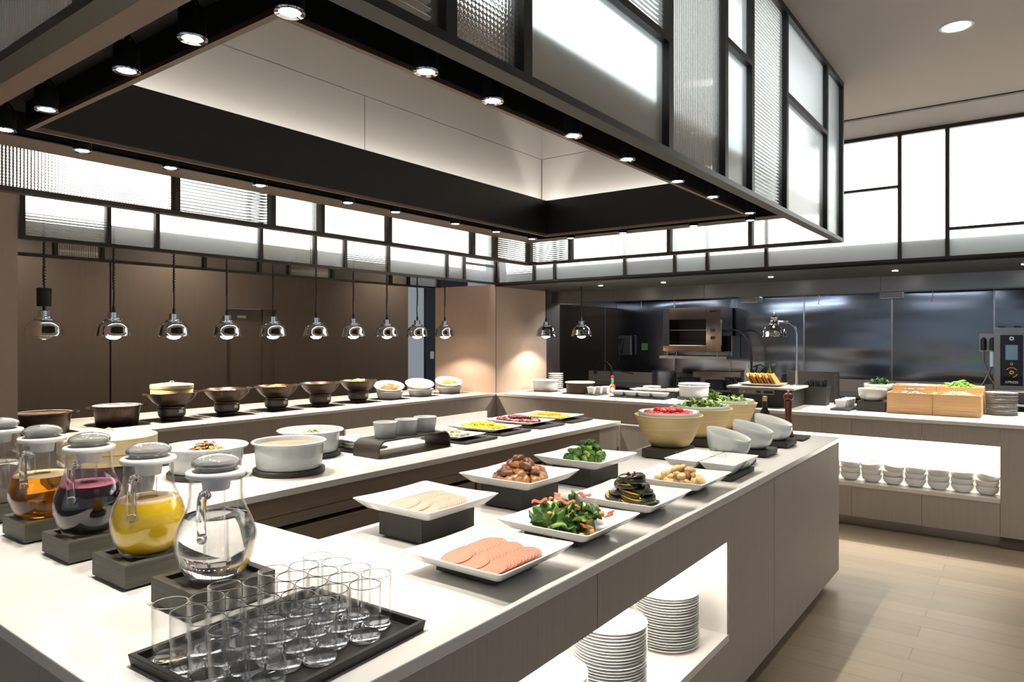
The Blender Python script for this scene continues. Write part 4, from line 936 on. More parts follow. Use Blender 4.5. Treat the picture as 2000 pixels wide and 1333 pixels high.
# toppings
def crumbs(label, x, y, z, r, m, n, seed, s=.004):
    rg = random.Random(seed); bm = B()
    for k in range(n):
        a = rg.uniform(0, 6.28); q = r * math.sqrt(rg.random()); blob(bm, (q * math.cos(a), q * math.sin(a), rg.uniform(0, .006)), (s * rg.uniform(.6, 1.3),) * 3, 1, .3, 3, k)
    tag(finish('topping', bm, m, loc=(x, y, z), smooth=True), label, 'topping', None, 'stuff')
crumbs('brown roasted pumpkin seeds in the square bowl nearest the bamboo bowls', 3.25, 1.30, H + .036, .030, 'potato_skin', 60, 1); crumbs('golden crumbs in a small square bowl', 3.10, 1.29, H + .036, .03, 'nut', 60, 2)
crumbs('chopped pale nuts in the square bowl beside the tilted bowl', 3.285, 1.13, H + .036, .03, 'nut', 60, 3, .003); crumbs('fine pale flakes in the square bowl beside the potatoes', 3.11, 1.13, H + .036, .022, 'cream', 40, 4, .003)
# fruit plates on the middle arm
rng = random.Random(51); zf = H + .016 + .012
def wedge(name, m, s=1):
    bm = B(); loft(bm, [[(-.02 * s, -.011 * s, 0), (.02 * s, -.013 * s, 0), (.017 * s, .012 * s, .001), (-.018 * s, .010 * s, .002)], [(-.018 * s, -.009 * s, .014 * s), (.019 * s, -.010 * s, .016 * s), (.015 * s, .009 * s, .013 * s), (-.015 * s, .008 * s, .012 * s)]]); return finish(name, bm, m, bev=.002)
copies([wedge('pineapple_piece', 'pineapple'), wedge('pineapple_piece', 'pineapple', .85)], layered(rng, 0, .108, .175, .038, 2, zf + .002, .017, cx=3.675, cy=2.99), 'x', 'yellow pineapple piece heaped on the oblong plate', 'pineapple piece', 'pineapple pieces', rng, tilt=.35)
copies([wedge('mango_piece', 'mango', .7), wedge('mango_piece', 'mango', .6)], layered(rng, 0, .112, .175, .029, 2, zf + .002, .013, cx=4.50, cy=3.0), 'x', 'orange yellow mango piece on the farthest oblong plate', 'mango piece', 'mango pieces', rng, tilt=.4)
pr = [blob_proto('grape', (.0135, .0125, .0125), m, .05, 1.5, i, 2) for i, m in enumerate(('grape_a', 'grape_b', 'grape_c', 'grape_a'))]
copies(pr, layered(rng, 0, .108, .175, .028, 2, zf + .010, .018, cx=4.10, cy=3.0, jit=.12), 'x', 'red grape heaped on the oblong plate', 'grape', 'red grapes', rng, scale=(.9, 1.15))
def roll():
    bm = B(); lathe(bm, [(.007, 0), (.0105, .003), (.0105, .016), (.007, .019)], 14); return finish('rice_roll', bm, 'rolls', smooth=True)
copies([roll()], layered(rng, 0, .080, .175, .026, 2, zf, .015, cx=3.265, cy=2.96, jit=.15), 'x', 'small pale roll in rows on the oblong plate by the bridge stand', 'roll', 'pale rolls', rng, tilt=.5)
# ---------------------------------------------------------------- wok counter
def hob(x, y, i, near=None):
    lb = ['black glass hob plate under the dark pot by the pillar', 'black glass hob plate under the lidded dark pot', 'black glass hob plate below the wok with the steamer', 'black glass hob plate below the second wok', 'black glass hob plate below the middle wok', 'black glass hob plate below the fourth wok', 'black glass hob plate below the last wok', 'black glass hob plate below the glazed vegetable dish', 'black glass hob plate below the middle oval dish', 'black glass hob plate below the last oval dish'][i]
    one('hob_plate', box(B(), -.16, .16, -.17, .17, 0, .003), 'black_glass', lb, 'hob', (x, y, H))
HX = [1.86, 2.34, 2.74, 3.20, 3.67, 4.14, 4.60, 5.02, 5.47, 5.94]; HY = 5.33
for i, x in enumerate(HX): hob(x, HY, i)
def dark_pot(label, x, y, fill, r=.165):
    t = thing('casserole_pot', label, 'pot', (x, y, H + .003))
    bm = B(); lathe(bm, [(r * .80, 0), (r * .84, .006), (r * .93, .125), (r + .004, .130), (r + .006, .136), (r - .004, .139), (r * .93, .134), (r * .80, .02)], 48); finish('body', bm, 'wok_bronze', t, smooth=True, angle=50)
    for s in (-1, 1):
        bm = B(); tube(bm, [(s * r, -.05, .128), (s * (r + .03), -.035, .13), (s * (r + .036), 0, .13), (s * (r + .03), .035, .13), (s * r, .05, .128)], .007, 8); finish('handle', bm, 'wok_bronze', t, smooth=True)
    disc(t, r * .93, .128, fill, 'contents'); bm = B(); lathe(bm, [(r * .90, .126), (r * .935, .133), (r * .955, .139), (r * .90, .137)], 48, cap0=False, cap1=False); finish('inner_rim', bm, 'porcelain', t, smooth=True)
    return t
dark_pot('dark casserole pot half hidden behind the pale pillar', 1.84, 5.25, 'soup', .17); dark_pot('dark casserole pot with pale soup between the pillar and the woks', 2.36, 5.38, 'cream', .165)
def wok(label, bl, x, y, fill=None):
    b = thing('wok_burner', bl, 'burner', (x, y, H + .003), 0, 'wok burner stands')
    bm = B(); lathe(bm, [(.070, 0), (.078, .004), (.078, .016), (.094, .030), (.098, .045), (.098, .088), (.092, .096), (.085, .098), (.083, .088), (.080, .03)], 36); finish('housing', bm, 'burner_dark', b, smooth=True, angle=30)
    for a in (-1.35, .55, 2.4):
        bm = B(); box(bm, .094, .0992, -.020, .020, .054, .080); finish('window_slot', bm, 'steel', b, rot=(0, 0, a))
    bm = B(); lathe(bm, [(.084, .097), (.096, .098), (.097, .103), (.084, .104)], 36, cap0=False, cap1=False); finish('support_ring', bm, 'wok_bronze', b, smooth=True)
    t = thing('wok', label, 'wok', (x, y, H + .003), 0, 'bronze woks on their burners')
    pr = [(0, .088), (.05, .090), (.09, .106), (.13, .135), (.163, .172), (.180, .205), (.184, .207), (.182, .210), (.160, .176), (.125, .140), (.085, .112), (.04, .097), (0, .095)]
    bm = B(); lathe(bm, pr, 48, cap0=False, cap1=False); finish('body', bm, 'wok_bronze', t, smooth=True, angle=60)
    for s in (-1, 1):
        bm = B(); tube(bm, [(s * .178, -.045, .200), (s * .205, -.035, .205), (s * .222, 0, .207), (s * .205, .035, .205), (s * .178, .045, .200)], .006, 8); finish('handle', bm, 'wok_bronze', t, smooth=True)
    return t
WK = [('wok under the small bamboo steamer', 'burner stand under the wok with the steamer'), ('second wok, with pale dumplings, beside the steamer wok', 'burner stand under the second wok'), ('middle wok of the five, holding fried noodles', 'burner stand under the middle wok'), ('fourth wok, shallow filled, with a burner stand below', 'burner stand under the fourth wok'), ('last wok, topped with green herbs, beside the white oval dishes', 'burner stand under the last wok')]
for i, (a, b) in enumerate(WK): wok('bronze ' + a, 'black ' + b, HX[2 + i], HY)
steamer('small lidded bamboo steamer sitting in the first wok', HX[2], HY, H + .198, .150, 1, .030, 'bamboo_steamer')
heap('dumplings', 'pale dumplings in the second wok', 'dumplings', HX[3], HY, H + .165, .10, .045, ['noodle_pale', 'cream'], 90, seed=11, th=.006, L=.04)
heap('noodles', 'golden fried noodles in the middle wok', 'noodles', HX[4], HY, H + .172, .10, .05, ['noodle_pale', 'noodle', 'mango'], 120, seed=12, th=.003, L=.06)
heap('noodles', 'thin layer of pale food in the fourth wok', 'food', HX[5], HY, H + .125, .09, .03, ['cream', 'noodle_pale'], 60, seed=13, th=.003)
heap('stir_fry', 'green herb topped stir fry in the last wok', 'stir fry', HX[6], HY, H + .18, .105, .05, ['noodle_pale', 'herb', 'noodle_pale'], 140, seed=14, th=.003)
def oval_dish(label, x, y, z, tilt=0, fill=None, r=.155, h=.075, rot=(0, 0, 0)):
    t = thing('oval_dish', label, 'dish', (x, y, z), 0, 'white oval dishes')
    bm = B(); lathe(bm, [(r * .80, 0), (r * .84, .005), (r * .97, h - .01), (r + .006, h - .006), (r + .006, h), (r * .96, h - .002), (r * .80, .012)], 44, sy=.78); finish('body', bm, 'porcelain', t, smooth=True, angle=60)
    t.rotation_euler = rot; return t
OD = [(5.02, 'noodle', ['noodle', 'bacon', 'noodle'], 'glazed brown vegetables'), (5.47, 'cream', ['cream', 'noodle_pale'], 'pale creamy noodles'), (5.94, 'noodle_pale', ['noodle_pale', 'mango', 'noodle'], 'yellow fried pasta')]
for i, (x, f, ms, nm) in enumerate(OD):
    oval_dish('lower white oval dish holding up the dish of ' + nm, x, HY, H + .003)
    o = oval_dish('upper white oval dish of ' + nm, x, HY + .02, H + .088, r=.155, h=.055, rot=(R(22), 0, R(-25)))
    heap('vegetables' if i == 0 else 'noodles', nm + ' in the upper white oval dish', 'food', x, HY + .01, H + .112, .105, .045, ms, 120, seed=20 + i, th=.004 if i == 0 else .003, sy=.75)
# pendant heat lamps
mat('cable_black', (20, 20, 22), .5)
def pendant():
    t = thing('pendant_heat_lamp', 'x', 'heat lamp', (0, 0, 0), 0, 'chrome pendant heat lamps')
    bm = B(); r = .116
    lathe(bm, [(r + .004, 0), (r + .002, .002), (r * .93, .03), (r * .90, .06), (r * .80, .088), (r * .62, .106), (r * .46, .112), (r * .44, .118), (r * .42, .118), (r * .60, .103), (r * .78, .085), (r * .88, .058), (r * .91, .03), (r, .001)], 48, cap0=False, cap1=False); finish('lamp_shade', bm, 'chrome', t, smooth=True, angle=60)
    bm = B(); lathe(bm, [(.052, .112), (.062, .113), (.062, .122), (.052, .124), (.050, .128), (.034, .130), (.034, .170), (.030, .174), (.010, .176)], 32); finish('socket', bm, 'chrome', t, smooth=True, angle=35)
    bm = B(); lathe(bm, [(.0, -.024), (.025, -.021), (.045, -.010), (.052, .004), (.05, .02), (.03, .05), (.02, .09)], 32); finish('bulb', bm, 'bulb_glow', t, smooth=True)
    pts = [(0, 0, .17)]; k = 0; z = .20
    bm = B(); tube(bm, [(0, 0, .17), (0, 0, .215)], .010, 10); tube(bm, [(0, 0, .21), (.004, 0, .30), (-.004, 0, .42), (0, 0, .50), (0, 0, .79)], .0055, 8)
    n = 150; tube(bm, [(.0085 * math.cos(i * .9), .0085 * math.sin(i * .9), .34 + .44 * i / n) for i in range(n + 1)], .0028, 5); finish('cord', bm, 'cable_black', t, smooth=True)
    lamp('lamp_light', 'SPOT', (0, 0, -.03), PEND_W, PEND_C, t, spot_size=R(130), spot_blend=.35, shadow_soft_size=.04)
    return t
pl = pendant(); PX_ = [1.86, 2.30, 2.74, 3.18, 3.615, 4.07, 4.51, 4.95, 5.39, 5.83]
over = ['hanging closest to the pale pillar, unlit with a black sleeve', 'second from the pillar, above the casserole pots', 'above the bamboo steamer wok', 'above the second wok', 'fifth from the pillar, above the middle wok', 'sixth from the pillar, above the fourth wok', 'seventh from the pillar, above the last wok', 'eighth from the pillar, above the oval dishes', 'in front of the blue corridor', 'against the pink column, last of the long row']
for i, x in enumerate(PX_):
    lb = 'chrome pendant heat lamp ' + over[i]
    if i == 0: pl.location = (x, 5.3, 1.566); pl['label'] = lb; o = pl
    else: o = dup(pl, (x, 5.3, 1.566), .3 * i, lb)
for y, s in ((4.63, 'closest to the column above the pass counter'), (4.14, 'in front of the steel wall, above the dark pot')): dup(pl, (6.87, y, 1.570), .7, 'chrome pendant heat lamp ' + s)
for c in pl.children:
    if c.type == 'LIGHT': c.data = c.data.copy(); c.data.energy = .5
    if c.name.startswith('bulb'): c.data = c.data.copy(); c.data.materials[0] = M['bulb_off']
bm = B(); lathe(bm, [(.040, .20), (.042, .202), (.044, .318), (.040, .322), (.01, .322)], 28); finish('sleeve', bm, 'black_matte', pl, smooth=True)

# ---------------------------------------------------------------- kitchen: steel wall, hood, back counter
WX = 9.25
m = mat('steel_wall', (120, 126, 136), .17, metal=1, aniso=.6); nt = m.node_tree
tc = nt.nodes.new('ShaderNodeTexCoord'); mp = nt.nodes.new('ShaderNodeMapping'); mp.inputs['Scale'].default_value = (1, .45, 2.4); nt.links.new(tc.outputs['Object'], mp.inputs[0])
n = nt.nodes.new('ShaderNodeTexNoise'); n.inputs['Scale'].default_value = 1.4; n.inputs['Detail'].default_value = 1; nt.links.new(mp.outputs[0], n.inputs[0])
bu = nt.nodes.new('ShaderNodeBump'); bu.inputs['Distance'].default_value = .016; bu.inputs['Strength'].default_value = 1; nt.links.new(n.outputs[0], bu.inputs['Height']); nt.links.new(bu.outputs[0], nt.nodes['Principled BSDF'].inputs['Normal'])
YS = [6.0, 5.16, 4.05, 3.25, 2.31, 1.325, .335, -.65, -1.6]
bm = B()
for a, b in zip(YS, YS[1:]):
    # each sheet bellies out slightly between its fixings
    nu, nv = 12, 8; V = [[bm.verts.new((WX - .012 * math.sin(PI * i / nu) * math.sin(PI * (j / nv * .9 + .05)), a - .004 + (b - a + .008) * i / nu, .9 + 1.5 * j / nv)) for j in range(nv + 1)] for i in range(nu + 1)]
    for i in range(nu):
        for j in range(nv): bm.faces.new((V[i][j], V[i + 1][j], V[i + 1][j + 1], V[i][j + 1]))
box(bm, WX + .01, WX + .1, -1.6, 6.0, 0, 3.18)
struct('wall_kitchen', bm, 'steel_wall', smooth=True, angle=20)
bm = B()
for a in YS[1:-1]: box(bm, WX - .006, WX + .002, a - .008, a + .008, .9, 2.4)
struct('trim_6', bm, 'steel')
t = thing('extractor_hood', 'long brushed steel extractor hood above the kitchen pass', 'extractor hood', (0, 0, 0))
bm = B(); box(bm, 7.42, 7.45, -1.4, 5.0, 1.992, 2.15); box(bm, 7.45, 7.62, -1.4, 5.0, 1.992, 2.00); box(bm, 7.42, 9.24, 4.97, 5.0, 1.992, 2.3)
finish('canopy_face', bm, 'steel', t)
bm = B(); box(bm, 7.45, 9.24, -1.4, 4.97, 2.29, 2.30); box(bm, 8.9, 8.93, -1.4, 4.97, 2.08, 2.3); finish('filter_ceiling', bm, 'steel_brown', t)
bm = B()
for y in (4.03, 1.16, 2.9): box(bm, 7.415, 7.4205, y - .002, y + .002, 1.994, 2.15)
finish('seam', bm, 'joint_dark', t)
for y in (4.3, 3.1, 2.0, .9):
    bm = B(); box(bm, 7.9, 8.05, y - .3, y + .3, 2.25, 2.285); finish('tube_light', bm, 'led_strip', t)
for y in (3.75, 2.6, 1.75, .75):
    bm = B(); tube(bm, [(7.60, y, 1.995), (7.60, y, 1.93)], .004, 6); tube(bm, [(7.60, y, 1.925), (7.60, y + .012, 1.905), (7.60, y, 1.89)], .004, 6); finish('hook', bm, 'steel', t, smooth=True)
bm = B(); box(bm, 7.5, 7.7, 2.35, 2.53, 1.93, 1.99); finish('junction_box', bm, 'steel', t, bev=.004)
bm = B(); box(bm, 7.5, 7.7, 1.0, 1.18, 1.93, 1.99); finish('junction_box', bm, 'steel', t, bev=.004)
t = thing('back_cooking_counter', 'dark steel cooking counter along the kitchen wall', 'counter', (0, 0, 0))
finish('worktop', box(B(), 8.45, 9.2, .345, 5.4, .88, .899), 'steel', t); finish('carcass', box(B(), 8.5, 9.2, .345, 5.4, 0, .879), 'black_metal', t)
one('steel_upstand', box(B(), 9.17, 9.2, .345, 5.4, .9, 1.05), 'steel_brown', 'low steel upstand along the back of the cooking counter', 'upstand')
# wall shelf and toaster oven
t = thing('wall_shelf', 'steel wall shelf carrying the open toaster oven', 'shelf', (8.98, 3.57, 1.275))
finish('board', box(B(), -.27, .25, -.46, .46, 0, .035), 'steel', t)
for y in (-.45, .45):
    bm = B(); loft(bm, [[(.25, y - .004, 0), (.25, y - .004, -.0), (-.2, y - .004, 0), (.25, y - .004, .30)], [(.25, y + .004, 0), (.25, y + .004, -.0), (-.2, y + .004, 0), (.25, y + .004, .30)]]) if 0 else box(bm, -.05, .25, y - .006, y + .006, .035, .30 if y < 0 else .06); finish('bracket', bm, 'steel', t)
t = thing('toaster_oven', 'open fronted steel toaster oven with three black knobs on a wall shelf', 'oven', (8.98, 3.60, 1.35))
bm = B(); x0, x1, y0, y1, z1 = -.22, .22, -.40, .40, .60
box(bm, x0, x1, y0, y0 + .20, .02, z1); box(bm, x0, x1, y1 - .09, y1, .02, z1); box(bm, x0, x1, y0 + .2, y1 - .09, .44, z1); box(bm, x0, x1, y0 + .2, y1 - .09, .02, .10); box(bm, x1 - .02, x1, y0, y1, .02, z1); finish('body', bm, 'oven_steel', t, bev=.002)
finish('cavity', box(B(), x1 - .10, x1 - .021, y0 + .201, y1 - .091, .101, .439), 'black_metal', t)
finish('side_vent', box(B(), x0 - .002, x0 + .01, y1 - .085, y1 - .005, .09, .59), 'black_matte', t)
bm = B(); box(bm, x0 + .05, x1 - .04, y0 + .2, y1 - .09, .30, .306); finish('rack', bm, 'steel', t)
for z in (.40, .30, .20):
    bm = B(); tube(bm, [(x0 - .028, y0 + .11, z), (x0, y0 + .11, z)], .022, 16); finish('knob', bm, 'black_matte', t, smooth=True)
finish('badge', box(B(), x0 - .002, x0, y0 + .06, y0 + .15, .535, .55), 'display_dark', t)
bm = B(); tube(bm, [(x0 - .02, y0 - .01, .42), (x0 - .02, y0 - .01, .10)], .006, 8); box(bm, x0 - .03, x0 - .01, y0 - .02, y0, .40, .43); finish('side_lever', bm, 'steel', t)
for y in (y0 + .06, y1 - .05, y0 + .62):
    bm = B(); tube(bm, [(x0 + .03, y, -.04), (x0 + .03, y, .02)], .010, 8); finish('foot', bm, 'chrome', t)
# spray hose, faucet
t = thing('spray_hose', 'curved black spray hose beside the toaster oven', 'hose', (8.95, 3.05, .9))
bm = B(); tube(bm, [(0, .14, .74), (0, .06, .755), (0, -.03, .73), (0, -.11, .64), (0, -.16, .52), (0, -.175, .40), (0, -.18, .1), (0, -.18, 0)], .014, 10); finish('hose', bm, 'cable_black', t, smooth=True)
bm = B(); tube(bm, [(0, -.20, .28), (0, -.29, .31), (0, -.35, .28), (0, -.28, .20), (0, -.2, .16)], .011, 8); finish('spray_handle', bm, 'black_matte', t, smooth=True)
t = thing('pot_filler_tap', 'black curved tap behind the orange sauce bottle', 'tap', (8.6, 4.70, .9))
bm = B(); tube(bm, [(0, 0, 0), (0, 0, .18), (0, .0, .24), (0, .06, .30), (0, .14, .32), (0, .22, .27), (0, .25, .18)], .014, 10); tube(bm, [(0, .25, .19), (0, .255, .14)], .024, 12); tube(bm, [(0, 0, .20), (0, -.12, .19), (0, -.34, .16)], .009, 8); finish('tap_body', bm, 'black_matte', t, smooth=True)
t = thing('wall_control_box', 'grey control box with hanging black hook on the steel wall', 'box', (9.2, 4.78, 1.42))
finish('cover', box(B(), -.05, .0, -.10, .10, -.12, .16), 'steel', t, bev=.004); bm = B(); tube(bm, [(-.08, .08, .02), (-.08, .07, .10), (-.08, .02, .12), (-.08, .05, -.05), (-.08, .09, -.22)], .013, 8); finish('cable_hook', bm, 'black_matte', t, smooth=True)
one('green_label', box(B(), -.004, 0, -.05, .05, -.05, .05), 'herb', 'small green label stuck on the steel wall', 'label', (9.235, 4.50, 1.42))
# pots and bottles on the back counter
def cyl(name, label, cat, x, y, z, r, h, m, group=None, prof=None, n=28):
    bm = B(); lathe(bm, prof or [(r * .94, 0), (r, .004), (r, h - .003), (r * 1.03, h), (r * .95, h), (r * .93, .02)], n); return one(name, bm, m, label, cat, (x, y, z), 0, group, smooth=True, angle=50)
cyl('stock_pot', 'tall steel stock pot on the back counter behind the square dishes', 'pot', 8.75, 3.98, .9, .16, .20, 'steel'); cyl('saucepan', 'dark saucepan on the back counter beside the stock pot', 'pot', 8.68, 3.60, .9, .15, .13, 'black_metal'); cyl('saucepan', 'low dark saucepan on the back counter below the oven', 'pot', 8.68, 3.22, .9, .15, .11, 'burner_dark')
bm = B(); box(bm, -.07, .12, -.32, .32, 0, .20); one('steel_box', bm, 'steel_brown', 'flat steel box on the back counter below the oven', 'box', (9.0, 3.33, .9), bev=.004)
mat('olive', (92, 98, 26), .1, trans=.3, coat=.5); mat('bottle_pale', (190, 186, 160), .2, trans=.4)
bp = lambda h: [(.035, 0), (.04, .004), (.04, h * .6), (.036, h * .68), (.014, h * .8), (.013, h)]
cyl('wine_bottle', 'dark bottle with pale label on the back counter', 'bottle', 8.6, 2.70, .9, 0, 0, 'dark_glass', prof=bp(.32)); cyl('oil_bottle', 'olive green oil bottle on the back counter by the hose', 'bottle', 8.62, 2.55, .9, 0, 0, 'olive', prof=bp(.36)); cyl('squeeze_bottle', 'pale clear bottle with cork on the back counter', 'bottle', 8.75, 2.86, .9, 0, 0, 'bottle_pale', prof=bp(.34))
cyl('bottle_label', 'cream paper label wrapped around the dark bottle', 'label', 8.6, 2.70, .96, .0408, .11, 'cream', prof=[(.0402, 0), (.0408, .001), (.0408, .11), (.0402, .111)]) if 0 else None
bm = B()
for k in range(7): tube(bm, [(0, -.10 + k * .03, .01), (.02, -.09 + k * .03, .10 + .01 * (k % 3)), (.0, -.06 + k * .03, .16)], .012, 6)
one('utensil_rest', bm, 'black_metal', 'jumble of black utensils resting on the back counter', 'utensils', (8.55, 2.95, .9), smooth=True)
# combi oven at the frame edge
t = thing('combi_oven', 'tall steel combi oven with a black touch panel at the frame edge', 'oven', (8.60, -.35, .98))
finish('body', box(B(), 0, .6, -.6, .665, -.08, .675), 'steel', t, bev=.004)
finish('stand', box(B(), .02, .58, -.58, .64, -.98, -.081), 'black_metal', t)
pn_ = finish('control_panel', box(B(), -.012, 0, .425, .612, .09, .60), 'black_glass', t, bev=.001)
for cx_, cz_, r0, r1, a0, a1, mm in ((.518, .565, .010, .020, 0, 360, 'chrome'), (.518, .225, .012, .018, 0, 360, 'amber'), (.518, .225, .046, .050, 30, 150, 'amber'), (.518, .225, .046, .050, 200, 260, 'amber'), (.518, .31, .008, .012, 0, 360, 'amber')):
    bm = B(); nn = 24; q = [[(-.0135, cx_ + r * math.cos(R(a0 + (a1 - a0) * i / nn)), cz_ + r * math.sin(R(a0 + (a1 - a0) * i / nn))) for r in (r0, r1)] for i in range(nn + 1)]
    V = [[bm.verts.new(p) for p in row] for row in q]
    for a, b in zip(V, V[1:]): bm.faces.new((a[0], a[1], b[1], b[0]))
    finish('icon', bm, mm, pn_)
finish('display', box(B(), -.0145, -.012, .468, .568, .35, .50), 'screen', pn_)
def letters(txt, loc, size, m, parent, rot, name='lettering'):
    c = bpy.data.curves.new(name, 'FONT'); c.body = txt; c.size = size; c.align_x = 'CENTER'; c.extrude = .0006; c.materials.append(M[m]); o = bpy.data.objects.new(name, c); link(o, parent); o.location = loc; o.rotation_euler = rot; bpy.context.view_layer.update(); me = bpy.data.meshes.new_from_object(o.evaluated_get(bpy.context.evaluated_depsgraph_get())); q = bpy.data.objects.new(name, me); link(q, parent); q.location = loc; q.rotation_euler = rot; bpy.data.objects.remove(o); return q
letters('XPRESS', (-.0135, .518, .115), .034, 'label_white', pn_, (R(90), 0, R(-90)))
for y in (.60, .47): finish('top_latch', box(B(), .02, .08, y - .03, y + .03, .675, .69), 'black_matte', t)
t = thing('wall_socket', 'wall socket with black plug and hanging cables beside the combi oven', 'socket', (9.235, .37, 1.50))
finish('plate', box(B(), -.012, 0, -.07, .10, -.10, .10), 'steel', t, bev=.003)
for y in (.06, -.02): bm = B(); tube(bm, [(-.02, y, .03), (-.07, y, .02), (-.08, y, -.08)], .026, 10); finish('plug', bm, 'black_matte', t, smooth=True)
bm = B(); tube(bm, [(-.08, .06, -.08), (-.08, .06, -.2), (-.08, .0, -.38), (-.10, -.12, -.60)], .008, 8); finish('cable', bm, 'steel_brown', t, smooth=True)
bm = B(); tube(bm, [(-.08, -.02, -.08), (-.08, -.02, -.24), (-.08, .04, -.40), (-.10, .12, -.58)], .008, 8); finish('cable', bm, 'steel_brown', t, smooth=True)
bm = B(); tube(bm, [(-.085, -.02, -.1), (-.085, -.02, -.26)], .022, 10); finish('adapter', bm, 'label_white', t, smooth=True)
# ---------------------------------------------------------------- kitchen pass counter items
KY = KX
def flat(nm, label, cat, x0, x1, y0, y1, z0, z1, m, bev=.001, group=None):
    cx, cy = (x0 + x1) / 2, (y0 + y1) / 2; bm = B(); box(bm, x0 - cx, x1 - cx, y0 - cy, y1 - cy, 0, z1 - z0); return one(nm, bm, m, label, cat, (cx, cy, z0), 0, group, bev=bev)
flat('hob_plate', 'black hob plate under the white crock by the column', 'hob', 6.68, 7.02, 4.46, 4.80, H, H + .003, 'black_glass'); flat('hob_plate', 'black hob plate under the dark crock on the pass', 'hob', 6.64, 6.98, 3.96, 4.30, H, H + .003, 'black_glass')
t = thing('white_crock', 'white round crock beside the pink column', 'crock', (6.86, 4.63, H + .003)); round_pot(t, .155, .13, 'porcelain', .004); disc(t, .142, .122, 'cream', 'contents')
t = thing('dark_crock', 'dark brown crock with pale rim beneath the last heat lamp', 'crock', (6.82, 4.13, H + .003))
bm = B(); lathe(bm, [(.150, 0), (.155, .004), (.155, .108), (.150, .112)], 44); finish('body', bm, 'wok_bronze', t, smooth=True, angle=40); bm = B(); lathe(bm, [(.150, .112), (.168, .116), (.170, .122), (.166, .127), (.1, .130), (0, .130)], 44, cap0=False); finish('rim', bm, 'cream', t, smooth=True, angle=40)
pp = None; bm = B(); lathe(bm, [(.07, 0), (.085, .004), (.125, .012), (.126, .0145), (.124, .015), (.085, .008), (0, .006)], 44); 
for k in range(8):
    if pp is None: pp = o = one('dinner_plate', bm, 'porcelain', 'x', 'plate', group='plates stacked behind the white crock', smooth=True, angle=40)
    else: o = pp.copy(); COL.objects.link(o)
    o.location = (7.22, 4.72, H + .002 + .0085 * 0 + k * .024); o.scale = (.75, .75, 1.6); tag(o, 'white side plate in the stack behind the white crock, %s' % nth(7 - k, 8), 'plate')
# ramekins on tray, sauce bottle
flat('low_tray', 'low black tray under the row of three white sauce cups', 'tray', 6.60, 6.86, 3.78, 3.94, H + .002, H + .014, 'black_riser')
def sqcup(label, x, y, z, s=.042, h=.075, group=None):
    bm = B(); loft(bm, [rrect(s * .72, s * .72, .01, 0), rrect(s, s, .01, h - .002), rrect(s - .002, s - .002, .01, h), rrect(s - .005, s - .005, .009, h - .002), rrect(s * .68, s * .68, .008, .008)]); return one('sauce_cup', bm, 'porcelain', label, 'cup', (x, y, z), R(10), group, smooth=True, angle=35)
for k, s in enumerate(('nearest the counter edge', 'middle one', 'nearest the sauce bottle')): sqcup('white square sauce cup beside the dark crock, ' + s, 6.66 + k * .095, 3.885 - k * .035, H + .014, group='sauce cups beside the dark crock')
t = thing('sauce_bottle', 'orange hot sauce bottle with red cap and white label', 'bottle', (7.05, 3.84, H)); mat('sauce_orange', (216, 74, 20), .15, coat=.6); mat('cap_red', (200, 30, 24), .4); mat('collar_green', (30, 150, 110), .5)
bm = B(); lathe(bm, [(.030, 0), (.034, .004), (.034, .075), (.030, .09), (.014, .105), (.013, .12)], 28); finish('body', bm, 'sauce_orange', t, smooth=True)
bm = B(); lathe(bm, [(.0135, .118), (.016, .122), (.016, .165), (.013, .168)], 24); finish('collar', bm, 'collar_green', t, smooth=True); bm = B(); lathe(bm, [(.015, .168), (.015, .198), (.012, .20)], 24); finish('cap', bm, 'cap_red', t, smooth=True)
bm = B(); a = -2.05 - .55; nseg = 8
V = []
for i in range(nseg + 1):
    u = i / nseg * 2 - 1; hh = (1 - abs(u)) * .032 + .001; ang = R(212) + u * .85; V.append([bm.verts.new((.0346 * math.cos(ang), .0346 * math.sin(ang), .042 + s * hh)) for s in (-1, 1)])
for p, q in zip(V, V[1:]): bm.faces.new((p[0], q[0], q[1], p[1]))
finish('paper_label', bm, 'label_white', t)
# square dishes in a row, plate of granola behind
flat('low_tray', 'long black tray under four white square dishes on the pass', 'tray', 6.56, 6.76, 2.99, 3.61, H + .002, H + .014, 'black_riser')
for k in range(4): square_plate('white square dish on the pass, %s' % ['closest to the sauce cups', 'second from the sauce cups', 'third from the sauce cups', 'closest to the tall white crock'][k], 6.66, 3.535 - k * .155, H + .014, .076, .052, cat='dish', name='square_dish', base=.55, pinch=0, lift=0, group='square dishes on the pass')
flat('display_riser', 'black riser under the plate of brown granola', 'riser', 6.84, 7.04, 2.98, 3.42, H, H + .055, 'black_riser')
square_plate('long white plate of brown granola on the pass', 6.94, 3.22, H + .055, .11, .022, .30, 'plate', 'long_plate', pinch=0); mat('granola', (150, 116, 70), .7, var=.4, vscale=(90, 90, 90))
rg = random.Random(2); bm = B()
for k in range(420):
    x, y = rg.uniform(-.055, .055), rg.uniform(-.21, .21); blob(bm, (x, y, .004 + .014 * (1 - (x / .06) ** 2) * rg.random()), (.006 * rg.uniform(.6, 1.2),) * 3, 1, .3, 3, k)
tag(finish('granola', bm, ['granola'], loc=(6.94, 3.22, H + .062), smooth=True), 'brown granola heaped along the long white plate', 'granola', None, 'stuff')
cyl('small_bowl', 'small white bowl behind the granola plate', 'bowl', 7.2, 3.42, H, .10, .09, 'porcelain'); cyl('small_bowl', 'flat white bowl behind the granola, towards the crock', 'bowl', 7.2, 3.13, H, .11, .07, 'porcelain')
bm = B(); lathe(bm, [(.17, 0), (.172, .003), (.172, .020), (.165, .022)], 44); one('round_stand', bm, 'black_riser', 'black round stand under the tall white crock', 'stand', (6.86, 2.79, H), smooth=True)
